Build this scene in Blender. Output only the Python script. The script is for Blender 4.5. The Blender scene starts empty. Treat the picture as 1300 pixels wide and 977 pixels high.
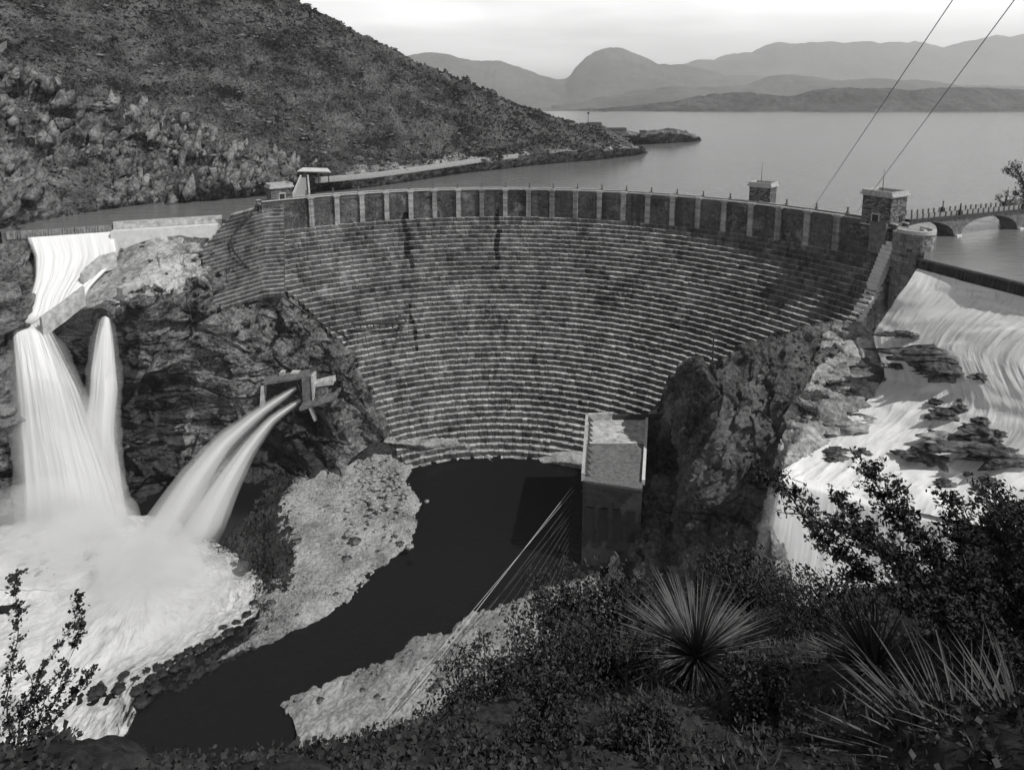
import bpy, math, random
import numpy as np
from mathutils import Vector
random.seed(7); RNG = np.random.default_rng(11)
SC = bpy.context.scene
COL = SC.collection
# ------------------------------------------------------------------ camera model
F, Y0, H, TH = 760.0, 131.0, 36.0, math.radians(8)
CYP = Y0 + F*math.tan(TH)
def ray(px, py):
    xc = (px-650)/F; yc = -(py-CYP)/F
    return np.array([xc, math.cos(TH)+yc*math.sin(TH), -math.sin(TH)+yc*math.cos(TH)])
def A(px, py, Y):
    d = ray(px, py); p = d*(Y/d[1]); return np.array([p[0], p[1], p[2]+H])
def Z(px, py, z):
    d = ray(px, py); p = d*((z-H)/d[2]); return np.array([p[0], p[1], z])
LAKE, RIV = -3.0, -72.0
DC = np.array([-4.5, 108.2]); DR = 123.3
def setback(z): return 0.0 if z > -8 else (-8-z)*0.93
def D(px, py, push=2.0):
    d = ray(px, py); d = d/d[1]; last = None
    for Y in np.arange(60, 330, .2):
        p = d*Y+np.array([0, 0, H]); v = math.hypot(p[0]-DC[0], p[1]-DC[1])-(DR-setback(p[2]))
        if v > 0 and last is not None and last <= 0:
            q = d*(Y+push)+np.array([0, 0, H]); return q
        last = v
    raise Exception('no dam hit %s %s' % (px, py))
def polar(r, deg, z=0.0):
    a = math.radians(deg); return np.array([DC[0]+r*math.cos(a), DC[1]+r*math.sin(a), z])
def ang(px, py, z=3.0):
    p = Z(px, py, z); return math.degrees(math.atan2(p[1]-DC[1], p[0]-DC[0]))
# ------------------------------------------------------------------ noise (numpy)
def _hash(ix, iy, iz, k):
    h = (ix.astype(np.int64)*374761393 + iy.astype(np.int64)*668265263 + iz.astype(np.int64)*2147483647 + k*1274126177) & 0xFFFFFFFF
    h = ((h ^ (h >> 13))*1103515245) & 0xFFFFFFFF
    h = ((h ^ (h >> 16))*2654435761) & 0xFFFFFFFF
    h = h ^ (h >> 15)
    return (h & 0xFFFFFF)/float(0xFFFFFF)
def vnoise(P, k=0):
    i = np.floor(P); f = P-i; f = f*f*f*(f*(f*6-15)+10); i = i.astype(np.int64)
    r = 0
    for a in (0, 1):
        for b in (0, 1):
            for c in (0, 1):
                w = (f[:, 0] if a else 1-f[:, 0])*(f[:, 1] if b else 1-f[:, 1])*(f[:, 2] if c else 1-f[:, 2])
                r = r + w*_hash(i[:, 0]+a, i[:, 1]+b, i[:, 2]+c, k)
    return r*2-1
def fbm(P, octv=4, k=0, gain=.5, ridged=False):
    s = 0; a = 1.0; P = P.copy()
    for o in range(octv):
        n = vnoise(P+o*17.3, k+o)
        if ridged: n = 1-2*np.abs(n)
        s = s+a*n; a *= gain; P = P*2.03
    return s
def facet(P, k=0, tilt=1.5, off=.55):
    i0 = np.floor(P).astype(np.int64)
    best = np.full(len(P), 1e9); val = np.zeros(len(P))
    for a in (-1, 0, 1):
        for b in (-1, 0, 1):
            for c in (-1, 0, 1):
                ci = i0+np.array([a, b, c])
                h = [_hash(ci[:, 0], ci[:, 1], ci[:, 2], k+j) for j in range(7)]
                ctr = ci+np.stack(h[:3], 1)
                dv = P-ctr; d = (dv**2).sum(1)
                v = off*(h[3]*2-1) + tilt*((h[4]-.5)*2*dv[:, 0]+(h[5]-.5)*2*dv[:, 1]+(h[6]-.5)*2*dv[:, 2])
                m = d < best; best = np.where(m, d, best); val = np.where(m, v, val)
    return val
# ------------------------------------------------------------------ objects
def props(o, label=None, cat=None, group=None, kind=None):
    if label: o['label'] = label
    if cat: o['category'] = cat
    if group: o['group'] = group
    if kind: o['kind'] = kind
    return o
def mesh_obj(name, V, Fc, mat=None, parent=None, smooth=False, attrs=None, uv=None, loc=None):
    me = bpy.data.meshes.new(name)
    V = np.asarray(V, dtype=np.float32)
    if isinstance(Fc, np.ndarray):
        n, k = Fc.shape
        me.vertices.add(len(V)); me.vertices.foreach_set('co', V.ravel())
        me.loops.add(n*k); me.loops.foreach_set('vertex_index', Fc.ravel().astype(np.int32))
        me.polygons.add(n); me.polygons.foreach_set('loop_start', np.arange(0, n*k, k, dtype=np.int32))
        me.update(calc_edges=True)
    else:
        me.from_pydata(V.tolist(), [], Fc); me.update()
    if smooth: me.polygons.foreach_set('use_smooth', np.ones(len(me.polygons), dtype=bool))
    if attrs:
        for an, av in attrs.items():
            at = me.attributes.new(an, 'FLOAT', 'POINT'); at.data.foreach_set('value', np.asarray(av, dtype=np.float32))
    if uv is not None:
        at = me.attributes.new('flow', 'FLOAT_VECTOR', 'POINT'); at.data.foreach_set('vector', np.asarray(uv, dtype=np.float32).ravel())
    o = bpy.data.objects.new(name, me); COL.objects.link(o)
    if mat: me.materials.append(mat)
    if parent is not None: o.parent = parent
    if loc is not None: o.location = loc
    return o
def thing(name, label, cat, loc=(0, 0, 0), group=None, rz=0.0):
    o = bpy.data.objects.new(name, None); COL.objects.link(o)
    o.location = loc; o.rotation_euler = (0, 0, rz)
    return props(o, label, cat, group)
def origin_shift(V, loc): return np.asarray(V)-np.asarray(loc)
class MB:
    def __init__(s): s.v = []; s.f = []; s.t = []
    def add(s, V, Fc, tone=0.5):
        b = len(s.v); s.v += [list(map(float, p)) for p in V]; s.f += [[i+b for i in f] for f in Fc]; s.t += [tone]*len(V)
    def box(s, c, sx, sy, sz, rz=0.0, tone=.5, taper=1.0):
        V = []
        for k in (0, 1):
            m = taper if k else 1
            for (a, b) in ((-1, -1), (1, -1), (1, 1), (-1, 1)):
                x, y = a*sx/2*m, b*sy/2*m
                V.append((c[0]+x*math.cos(rz)-y*math.sin(rz), c[1]+x*math.sin(rz)+y*math.cos(rz), c[2]+(sz if k else 0)))
        s.add(V, [[0, 3, 2, 1], [4, 5, 6, 7], [0, 1, 5, 4], [1, 2, 6, 5], [2, 3, 7, 6], [3, 0, 4, 7]], tone)
    def prism(s, base, top, tone=.5):
        n = len(base); V = list(base)+list(top)
        s.add(V, [list(range(n))[::-1], list(range(n, 2*n))]+[[i, (i+1) % n, n+(i+1) % n, n+i] for i in range(n)], tone)
    def tube(s, pts, rad, n=6, tone=.5, cap=True):
        pts = [np.asarray(p, float) for p in pts]; V = []; Fc = []
        for i, p in enumerate(pts):
            t = pts[min(i+1, len(pts)-1)]-pts[max(i-1, 0)]; t = t/(np.linalg.norm(t)+1e-9)
            u = np.cross(t, [0, 0, 1] if abs(t[2]) < .9 else [1, 0, 0]); u /= np.linalg.norm(u); w = np.cross(t, u)
            r = rad[i] if hasattr(rad, '__len__') else rad
            for j in range(n):
                a = 2*math.pi*j/n; V.append(p+r*(u*math.cos(a)+w*math.sin(a)))
        for i in range(len(pts)-1):
            for j in range(n):
                Fc.append([i*n+j, i*n+(j+1) % n, (i+1)*n+(j+1) % n, (i+1)*n+j])
        if cap: Fc.append(list(range(n))[::-1]); Fc.append([(len(pts)-1)*n+j for j in range(n)])
        s.add(V, Fc, tone)
    def build(s, name, mat, parent=None, smooth=False, loc=None):
        V = np.array(s.v)
        if loc is not None: V = V-np.asarray(loc)
        return mesh_obj(name, V, s.f, mat, parent, smooth, attrs={'tone': s.t}, loc=loc)
# ------------------------------------------------------------------ materials (all neutral: the photograph is monochrome)
def N(nt, typ, **kw):
    n = nt.nodes.new(typ)
    for k, v in kw.items(): setattr(n, k, v)
    return n
def new_mat(name):
    m = bpy.data.materials.new(name); m.use_nodes = True; nt = m.node_tree
    b = nt.nodes['Principled BSDF']; return m, nt, b
def ramp(nt, fac, stops):
    r = N(nt, 'ShaderNodeValToRGB'); e = r.color_ramp.elements
    while len(e) < len(stops): e.new(.5)
    for el, (p, v) in zip(e, stops):
        el.position = p; el.color = (v, v, v, 1)
    nt.links.new(fac, r.inputs[0]); return r.outputs[0]
def mth(nt, op, a, b=None, clamp=False):
    n = N(nt, 'ShaderNodeMath', operation=op, use_clamp=clamp)
    for i, x in enumerate((a, b)):
        if x is None: continue
        if isinstance(x, (int, float)): n.inputs[i].default_value = x
        else: nt.links.new(x, n.inputs[i])
    return n.outputs[0]
def noise(nt, scale, detail=4, rough=.55, vec=None, stretch=None, dist=0.0):
    n = N(nt, 'ShaderNodeTexNoise'); n.inputs['Scale'].default_value = scale
    n.inputs['Detail'].default_value = detail; n.inputs['Roughness'].default_value = rough; n.inputs['Distortion'].default_value = dist
    if vec is None:
        vec = N(nt, 'ShaderNodeTexCoord').outputs['Object']
    if stretch:
        mp = N(nt, 'ShaderNodeMapping'); mp.inputs['Scale'].default_value = stretch; nt.links.new(vec, mp.inputs[0]); vec = mp.outputs[0]
    nt.links.new(vec, n.inputs['Vector']); return n.outputs[0]
def attr(nt, name, out='Fac'):
    return N(nt, 'ShaderNodeAttribute', attribute_name=name).outputs[out]
def bump(nt, b, h, dist, strength=1.0):
    n = N(nt, 'ShaderNodeBump'); n.inputs['Distance'].default_value = dist; n.inputs['Strength'].default_value = strength
    nt.links.new(h, n.inputs['Height']); nt.links.new(n.outputs[0], b.inputs['Normal'])
def rock_mat(name, lo, hi, s1=.15, s2=1.2, bd=.35, rough=.95, stretch=None, spots=0.0, mid=.5):
    m, nt, b = new_mat(name)
    n1 = noise(nt, s1, 6, .65, stretch=stretch); n2 = noise(nt, s2, 8, .75, stretch=stretch)
    f = mth(nt, 'ADD', mth(nt, 'MULTIPLY', n1, .5), mth(nt, 'MULTIPLY', n2, .5))
    c = ramp(nt, f, [(mid-.09, lo), (mid-.01, lo+(hi-lo)*.38), (mid+.09, hi)])
    if spots > 0:
        v = noise(nt, spots, 3, .6); k = ramp(nt, v, [(.56, 0.0), (.62, 1.0)])
        mx = N(nt, 'ShaderNodeMix', data_type='RGBA'); nt.links.new(k, mx.inputs[0]); nt.links.new(c, mx.inputs[6]); mx.inputs[7].default_value = (lo*.6, lo*.6, lo*.6, 1); c = mx.outputs[2]
    nt.links.new(c, b.inputs['Base Color']); b.inputs['Roughness'].default_value = rough
    b.inputs['Specular IOR Level'].default_value = .2
    bump(nt, b, n2, bd); return m
def flat_mat(name, v, rough=.8, ns=3.0, var=.25, bd=.02, metal=0.0, spec=.3):
    m, nt, b = new_mat(name)
    n1 = noise(nt, ns, 6, .6)
    c = ramp(nt, n1, [(.3, v*(1-var)), (.7, min(1, v*(1+var)))])
    nt.links.new(c, b.inputs['Base Color']); b.inputs['Roughness'].default_value = rough; b.inputs['Metallic'].default_value = metal
    b.inputs['Specular IOR Level'].default_value = spec
    bump(nt, b, n1, bd); return m
def stone_mat(name, lo, hi, stain=True):
    m, nt, b = new_mat(name)
    t = attr(nt, 'tone'); n1 = noise(nt, 1.6, 6, .7); n3 = noise(nt, .09, 3, .5)
    f = mth(nt, 'ADD', mth(nt, 'MULTIPLY', t, .45), mth(nt, 'ADD', mth(nt, 'MULTIPLY', n1, .5), mth(nt, 'MULTIPLY', mth(nt, 'SUBTRACT', n3, .2), .75)))
    c = ramp(nt, f, [(.35, lo), (.65, (lo+hi)/2), (.95, hi)])
    lime = noise(nt, .13, 7, .75, dist=.6); lk = ramp(nt, lime, [(.56, 0.0), (.66, .75)])                 # lime bloom in irregular patches
    mx = N(nt, 'ShaderNodeMix', data_type='RGBA'); nt.links.new(lk, mx.inputs[0]); nt.links.new(c, mx.inputs[6]); mx.inputs[7].default_value = (min(.5, hi*1.9),)*3+(1,)
    seep = noise(nt, 1.0, 5, .6, stretch=(.35, .35, .02)); mx2 = N(nt, 'ShaderNodeMix', data_type='RGBA', blend_type='MULTIPLY'); mx2.inputs[0].default_value = .7
    nt.links.new(mx.outputs[2], mx2.inputs[6]); nt.links.new(ramp(nt, seep, [(.36, .35), (.5, 1.0)]), mx2.inputs[7]); c = mx2.outputs[2]
    nt.links.new(c, b.inputs['Base Color']); b.inputs['Roughness'].default_value = .95; b.inputs['Specular IOR Level'].default_value = .15
    bump(nt, b, n1, .18); return m
def ashlar_mat(name, lo, hi, scale=1.0, bw=.9, rh=.42):
    # coursed rubble masonry for walls whose own axes are x along / z up
    m, nt, b = new_mat(name)
    tc = N(nt, 'ShaderNodeTexCoord').outputs['Object']
    sp = N(nt, 'ShaderNodeSeparateXYZ'); nt.links.new(tc, sp.inputs[0])
    cb = N(nt, 'ShaderNodeCombineXYZ'); nt.links.new(mth(nt, 'ADD', sp.outputs[0], sp.outputs[1]), cb.inputs[0]); nt.links.new(sp.outputs[2], cb.inputs[1])
    dn = N(nt, 'ShaderNodeTexNoise'); dn.inputs['Scale'].default_value = 1.3; nt.links.new(tc, dn.inputs['Vector'])
    va = N(nt, 'ShaderNodeVectorMath', operation='SCALE'); nt.links.new(dn.outputs['Color'], va.inputs[0]); va.inputs['Scale'].default_value = .16
    vb = N(nt, 'ShaderNodeVectorMath', operation='ADD'); nt.links.new(cb.outputs[0], vb.inputs[0]); nt.links.new(va.outputs[0], vb.inputs[1])
    br = N(nt, 'ShaderNodeTexBrick'); br.inputs['Scale'].default_value = scale
    br.inputs['Color1'].default_value = (lo, lo, lo, 1); br.inputs['Color2'].default_value = (hi, hi, hi, 1); br.inputs['Mortar'].default_value = (lo*.35,)*3+(1,)
    br.inputs['Mortar Size'].default_value = .035; br.inputs['Brick Width'].default_value = bw; br.inputs['Row Height'].default_value = rh; br.inputs['Bias'].default_value = -.1
    nt.links.new(vb.outputs[0], br.inputs['Vector'])
    nz = noise(nt, 2.2, 6, .7)
    mx = N(nt, 'ShaderNodeMix', data_type='RGBA', blend_type='MULTIPLY'); mx.inputs[0].default_value = .8
    nt.links.new(br.outputs['Color'], mx.inputs[6]); nt.links.new(ramp(nt, nz, [(.3, .45), (.7, 1.3)]), mx.inputs[7])
    nt.links.new(mx.outputs[2], b.inputs['Base Color']); b.inputs['Roughness'].default_value = .95; b.inputs['Specular IOR Level'].default_value = .15
    h = mth(nt, 'ADD', mth(nt, 'MULTIPLY', br.outputs['Fac'], -1.0), mth(nt, 'MULTIPLY', nz, .8)); bump(nt, b, h, .12)
    return m
def water_mat(name, base, rough, ws, wd, stretch=(1, 1, 1), ws2=None):
    m, nt, b = new_mat(name)
    b.inputs['Base Color'].default_value = (base, base, base, 1); b.inputs['Roughness'].default_value = rough
    b.inputs['IOR'].default_value = 1.33
    bump(nt, b, noise(nt, ws, 5, .6, stretch=stretch), wd); return m
def white_mat(name, lo=.35, hi=.85, across=1.3, along=.05, edge=True, thr=(.3, .62), bd=.3, holes=False):
    # aerated falling water: streaks run along the flow (flow = metres across, metres along, edge distance)
    m, nt, b = new_mat(name)
    fl = attr(nt, 'flow', 'Vector')
    n1 = noise(nt, 1.0, 6, .62, vec=fl, stretch=(across, along, 1.0), dist=.3)
    n2 = noise(nt, 1.0, 6, .7, vec=fl, stretch=(across*.35, across*.22, 1.0))
    f = mth(nt, 'ADD', mth(nt, 'MULTIPLY', n1, .55), mth(nt, 'MULTIPLY', n2, .45))
    c = ramp(nt, f, [(thr[0], lo), ((thr[0]+thr[1])/2, (lo+hi)*.58), (thr[1], hi)])
    nt.links.new(c, b.inputs['Base Color']); b.inputs['Roughness'].default_value = .9; b.inputs['Specular IOR Level'].default_value = .1
    bump(nt, b, n1, bd)
    if edge:
        sp = N(nt, 'ShaderNodeSeparateXYZ'); nt.links.new(fl, sp.inputs[0])
        a = mth(nt, 'ADD', sp.outputs[2], mth(nt, 'MULTIPLY', mth(nt, 'SUBTRACT', n1, .5), 3.2))
        al = N(nt, 'ShaderNodeMapRange'); al.inputs[1].default_value = .1; al.inputs[2].default_value = 1.3; nt.links.new(a, al.inputs[0])
        nt.links.new(al.outputs[0], b.inputs['Alpha'])
    return m
M = {}
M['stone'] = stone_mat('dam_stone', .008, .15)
M['tread'] = stone_mat('sunlit_ledge', .10, .56)  # dam stone lightened for step tops, painting in the sunlight they catch
M['tread'] = stone_mat('sunlit_ledge', .10, .56)
M['pil'] = stone_mat('pilaster_stone', .04, .40)
M['ashlar'] = ashlar_mat('tower_masonry', .06, .32)
M['coping'] = flat_mat('coping_concrete', .42, .85, 1.5, .3, .03)
M['conc'] = flat_mat('weathered_concrete', .42, .9, .6, .45, .08)
M['conc_dark'] = flat_mat('stained_concrete', .14, .9, .8, .5, .06)
M['conc_lt'] = flat_mat('pale_concrete', .62, .85, .5, .15, .02)
M['road'] = flat_mat('gravel_road', .26, .95, 1.2, .2, .03)
M['iron'] = flat_mat('black_iron', .03, .5, 4, .3, .005, .4)
M['wood'] = flat_mat('dark_timber', .04, .85, 3, .4, .02)
M['hill'] = rock_mat('hill_ground', .006, .15, .05, .75, .6, mid=.51, spots=.9)
M['cliff'] = rock_mat('cliff_rock', .015, .30, .12, 1.1, .9, mid=.51)
M['cliff_r'] = rock_mat('gorge_rock', .02, .20, .10, .9, .8, mid=.5)
M['wet'] = rock_mat('wet_and_shaded_rock', .006, .06, .2, 1.2, .4, rough=.45)  # also painted as shade on the rock under the outlet
M['shelf'] = rock_mat('pale_shelf_rock', .12, .5, .12, .9, .3)
M['crag'] = rock_mat('crag_rock', .008, .27, .10, .7, .9, mid=.52)
M['pale_rock'] = rock_mat('pale_rock', .025, .24, .12, .8, .5)
M['slab'] = rock_mat('slab_rock', .03, .31, .12, .8, .6)
M['shore'] = rock_mat('shore_rock', .05, .42, .2, 1.0, .8)
M['gravel'] = rock_mat('river_gravel', .14, .42, .12, 1.6, .35, mid=.48)
M['land'] = rock_mat('far_land', .06, .2, .004, .03, 2.0)
M['far'] = rock_mat('scrub_hill', .008, .10, .006, .04, 9.0, mid=.5, spots=.03)
M['mount'] = rock_mat('mountain_rock', .05, .14, .0012, .01, 20)
M['soil'] = rock_mat('slope_soil', .012, .06, .9, 7.0, .05)
M['scrub'] = flat_mat('scrub_leaves', .018, .9, 2, .6, .02)
M['leaf'] = flat_mat('shrub_leaves', .036, .7, 9, .6, .005)
M['leaf_d'] = flat_mat('dark_leaves', .028, .75, 9, .5, .005)
M['blade_d'] = flat_mat('weathered_blades', .07, .6, 6, .45, .003)
M['blade'] = flat_mat('sotol_blades', .12, .55, 6, .35, .003)
M['bark'] = flat_mat('bark', .06, .95, 8, .5, .02)
M['lake'] = water_mat('lake_water', .16, .16, .22, .35, (.35, 1.6, 1))
M['river'] = water_mat('river_water', .010, .2, .35, .14)
M['fall'] = white_mat('falling_water', .54, .74, 1.0, .025, bd=.02, thr=(.30,.56))
M['casc'] = white_mat('cascade_water', .32, .74, .9, .07, edge=False, thr=(.34, .50), bd=.2)
M['weirw'] = white_mat('thin_water_sheet', .05, .4, 2.2, .05, edge=False, thr=(.4, .7))
# ------------------------------------------------------------------ lofted terrain sheets
def catm(C, n, mode=1):
    # C: (k,m,3) control rows -> resample first axis to n
    k = C.shape[0]
    seg = np.linalg.norm(np.diff(C, axis=0), axis=2).mean(1)+1e-6
    t = np.concatenate([[0], np.cumsum(seg)]); t /= t[-1]
    u = np.linspace(0, 1, n); out = np.empty((n,)+C.shape[1:])
    i = np.clip(np.searchsorted(t, u, side='right')-1, 0, k-2)
    f = ((u-t[i])/(t[i+1]-t[i]))[:, None, None]
    p1, p2 = C[i], C[i+1]
    if mode == 0: return p1*(1-f)+p2*f
    p0 = C[np.maximum(i-1, 0)]; p3 = C[np.minimum(i+2, k-1)]
    cr = .5*((2*p1)+(-p0+p2)*f+(2*p0-5*p1+4*p2-p3)*f*f+(-p0+3*p1-3*p2+p3)*f**3)
    return cr*.6+(p1*(1-f)+p2*f)*.4
def loft(rows, nu, nv):
    C = np.array([[np.asarray(p, float) for p in r] for r in rows])      # rows x cols x 3
    C = catm(C, nv)                                                     # along rows
    C = catm(np.swapaxes(C, 0, 1), nu); return np.swapaxes(C, 0, 1)      # nv x nu x 3
def grid_faces(nv, nu):
    i = np.arange(nv*nu).reshape(nv, nu)
    return np.stack([i[:-1, :-1].ravel(), i[:-1, 1:].ravel(), i[1:, 1:].ravel(), i[1:, :-1].ravel()], 1)
def grid_normals(G):
    du = np.gradient(G, axis=1); dv = np.gradient(G, axis=0); n = np.cross(du, dv)
    n /= (np.linalg.norm(n, axis=2, keepdims=True)+1e-9)
    c = G.reshape(-1, 3).mean(0); s = np.sign((n.reshape(-1, 3)*(np.array([0, 0, H+30])-G.reshape(-1, 3))).sum(1).mean())
    return n*s
def sheet(name, rows, nu, nv, mat, disp=None, kind='structure', label=None, smooth=False, fade=None):
    G = loft(rows, nu, nv); n = grid_normals(G); P = G.reshape(-1, 3)
    if disp is not None:
        d = disp(P).reshape(nv, nu)
        if fade is not None: d = d*fade(nv, nu)
        G = G+n*d[..., None]
    o = mesh_obj(name, G.reshape(-1, 3), grid_faces(nv, nu), mat, smooth=smooth)
    props(o, label=label, kind=kind)
    return o, G, n
def rockdisp(amp, size, k=0, dip=None, fine=.25):
    def f(P):
        Q = P.copy()
        W = np.stack([fbm(P/size*.7, 2, k+50), fbm(P/size*.7+31, 2, k+60), fbm(P/size*.7+77, 2, k+70)], 1)*.35
        if dip is not None: Q = P@np.array(dip).T
        Q = Q/size
        cn = np.abs(vnoise(Q*1.3+W*2.2+5.5, k+33)); cn2 = np.abs(vnoise(Q*2.9+W*2.2+9.5, k+37))
        crk = -np.clip(.09-cn, 0, 1)/.09*.38-np.clip(.10-cn2, 0, 1)/.10*.16
        return amp*(crk+facet(Q+W, k)*.55+facet(Q*2.3+W, k+9)*.3+facet(Q*5.1+W, k+19)*.13+.35*fbm(P/size*.4, 3, k+3)+fine*fbm(P/size*6, 3, k+5)*.3)
    return f
def crag(amp, size, k=0, dip=None, fine=.3):
    def f(P):
        Q = (P@np.array(dip).T if dip is not None else P)/size
        c = np.abs(vnoise(Q*1.1+5.5, k+33)); crk = -np.clip(.07-c, 0, 1)/.07*.35
        return amp*(crk+facet(Q, k, 1.9, .6)*.6+facet(Q*2.7, k+9, 1.7, .45)*.24+facet(Q*6.3, k+19, 1.6, .4)*.10)+fine*fbm(P/1.7, 3, k+5)
    return f
# strata dip: squash along a tilted axis so blocks become slabs
def dipm(ax, ay, az, s=.45):
    a = np.array([ax, ay, az], float); a /= np.linalg.norm(a); return np.eye(3)*s+np.outer(a, a)*(1.6-s)

# ================================================================== LAKE, RIVER
am = [polar(DR+2.5, a, LAKE) for a in np.linspace(133, 23, 40)]
lake_pts = [Z(40, 292, LAKE)+np.array([-40, -14, 0]), Z(40, 292, LAKE), Z(262, 278, LAKE)]+am+[Z(1172, 330, LAKE), Z(1300, 360, LAKE), Z(1420, 392, LAKE),
            np.array([700, 300, LAKE]), np.array([9000, 2500, LAKE]), np.array([9000, 4200, LAKE]), np.array([-3000, 4200, LAKE]), np.array([-1200, 600, LAKE]), np.array([-400, 250, LAKE])]
import mathutils
tri = mathutils.geometry.tessellate_polygon([[Vector(p) for p in lake_pts]])
lake = mesh_obj('lake', np.array(lake_pts), [list(t) for t in tri], M['lake']); props(lake, kind='structure')
riv = mesh_obj('river', np.array([(-190, 15, RIV), (120, 15, RIV), (120, 200, RIV), (-190, 200, RIV)]), [[0, 1, 2, 3]], M['river']); props(riv, kind='structure')

# ================================================================== DAM
A0, A1 = 131.0, 26.0      # left and right end angles of the steps
dam = thing('dam', 'curved stepped masonry arch dam spanning the gorge', 'dam', polar(DR, 88, RIV))
dloc = np.array(dam.location)
def add_dam(mb, name, mat, smooth=False):
    V = np.array(mb.v)-dloc
    return mesh_obj(name, V, mb.f, mat, dam, smooth, attrs={'tone': mb.t})
def stain(a, z):
    s = 0
    for px, w, zb in ((516, .55, -24), (631, .35, -26), (508, .25, -47)):
        aa = ang(px, 245)
        top = -6 if zb > -40 else -34
        if abs(a-aa+.15*math.sin(z*.7)) < w and zb < z < top: s = 1
    return s
def course(mb, r, z0, z1, a0, a1, depth, lmin, lmax, jr, jz, rnd):
    a = a0
    while a > a1:
        L = rnd.uniform(lmin, lmax); da = math.degrees(L/r); b = max(a-da, a1)
        g = math.degrees(.05/r)
        rr = r-rnd.uniform(-jr, jr)*1.0; zt = z1+rnd.uniform(-jz, jz*.4)
        sk = rnd.uniform(-.35, .35)*jr; tl = rnd.uniform(.0, .10)*(z1-z0)
        tone = min(1, max(0, rnd.gauss(.5, .17)))
        if stain((a+b)/2, z0): tone = -1.2
        V = [polar(rr+sk-tl*.4, a-g, z0), polar(rr-sk-tl*.4, b+g, z0), polar(r+depth, b+g, z0), polar(r+depth, a-g, z0),
             polar(rr+sk+tl, a-g, zt+rnd.uniform(-1, 1)*jz*.4), polar(rr-sk+tl, b+g, zt+rnd.uniform(-1, 1)*jz*.4), polar(r+depth, b+g, z1), polar(r+depth, a-g, z1)]
        m1 = polar(rr-rnd.uniform(.02, .16)*jr*4, (a+b)/2, (z0*.45+zt*.55))
        V.append(m1)
        mb.add(V, [[0, 1, 8], [1, 5, 8], [5, 4, 8], [4, 0, 8], [4, 5, 6, 7], [1, 2, 6, 5], [3, 0, 4, 7]], tone)
        a = b
rnd = random.Random(3)
mb = MB()
_lz = [(p[2], math.degrees(math.atan2(p[1]-DC[1], p[0]-DC[0]))) for p in [D(*q_, 0) for q_ in ((330, 335), (345, 345), (395, 382), (436, 428), (462, 490), (494, 548), (520, 580))]]; _lz.sort()
def aleft(z): return min(A0+min(6, -(z+8)*.12), float(np.interp(z, [q[0] for q in _lz], [q[1]+1.6 for q in _lz]))) if z < -17 else A0+min(6, -(z+8)*.12)
SH = 1.42
z = -8.0; k = 0
while z > -73:
    z0 = z-SH; r = DR-setback(z0+SH*.0)
    # left end of the steps swings down with the hillside, the right end follows the end wall
    course(mb, r, z0-.1, z, aleft(z), A1, 3.2, .7, 2.4, .2, .19, rnd)
    z = z0; k += 1
# upper vertical face in smaller rough courses
z = 1.2
while z > -8:
    z0 = z-.72
    course(mb, DR, z0-.02, z, A0, A1, 1.0, .6, 1.8, .07, .03, rnd); z = z0
# solid core behind the stones
cr = MB()
aa = np.linspace(A0+.3, A1+.05, 60); prof = [(DR+.6, 1.1), (DR+.6, -8.5)]+[(DR-setback(zz)+2.4, zz) for zz in (-14, -30, -50, -73)]+[(DR+5, -73), (DR+5, 1.1)]
V = [polar(r_, min(a_, aleft(z_)-.5) if z_ < -17 else a_, z_) for a_ in aa for (r_, z_) in prof]; n = len(prof)
Fc = [[i*n+j, i*n+(j+1) % n, (i+1)*n+(j+1) % n, (i+1)*n+j] for i in range(len(aa)-1) for j in range(n)]
Fc += [list(range(n)), [(len(aa)-1)*n+j for j in range(n)][::-1]]
cr.add(V, Fc, .2); add_dam(cr, 'core', M['stone'])
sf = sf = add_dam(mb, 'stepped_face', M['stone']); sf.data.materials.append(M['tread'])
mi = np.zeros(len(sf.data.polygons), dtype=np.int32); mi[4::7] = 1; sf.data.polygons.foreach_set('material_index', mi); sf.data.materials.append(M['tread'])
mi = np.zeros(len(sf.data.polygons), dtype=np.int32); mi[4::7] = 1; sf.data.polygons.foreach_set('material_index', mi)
# end wall (vertical section through the steps) in coursed stone, seen from the spillway side
ew = MB()
def endpt(r, off, z): 
    p = polar(r, A1, z); a = math.radians(A1); return p+off*np.array([math.sin(a), -math.cos(a), 0])
z = 1.2
while z > -40:
    z0 = z-.95; r = DR-setback(z0)
    s = r-.2
    while s < DR+6:
        L = rnd.uniform(.9, 2.4); e = min(s+L, DR+6); o = rnd.uniform(.25, .55); o2 = o+rnd.uniform(-.12, .12)
        V = [endpt(s+.03, o, z0), endpt(e-.03, o2, z0), endpt(e-.03, o2+rnd.uniform(-.1, .1), z-.05), endpt(s+.03, o-.05, z-.05),
             endpt(s+.03, -.6, z0), endpt(e-.03, -.6, z0), endpt(e-.03, -.6, z-.05), endpt(s+.03, -.6, z-.05)]
        ew.add(V, [[0, 1, 2, 3], [7, 6, 5, 4], [3, 2, 6, 7], [0, 3, 7, 4], [1, 5, 6, 2], [0, 4, 5, 1]], min(1, max(0, rnd.gauss(.62, .25)))); s = e
    z = z0
add_dam(ew, 'end_wall', M['pil'])
# stairway of pale treads down the edge of the end wall
st = MB(); z = -2.0
while z > -27:
    r = DR-setback(z) if z < -8 else DR-(-2-z)*.55
    r = min(r, DR-(-2-z)*.55) if z > -14 else r
    a = math.degrees(1.7/DR)
    V0 = [polar(r-1.35, A1+a*1.5, z-1.1), polar(r-1.35, A1-.25, z-1.1), polar(r+1.0, A1-.25, z-1.1), polar(r+1.0, A1+a*1.5, z-1.1)]
    st.prism(V0, [p+np.array([0, 0, 1.1]) for p in V0], .8); z -= 1.1
add_dam(st, 'stairway', M['conc_lt'])
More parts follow.
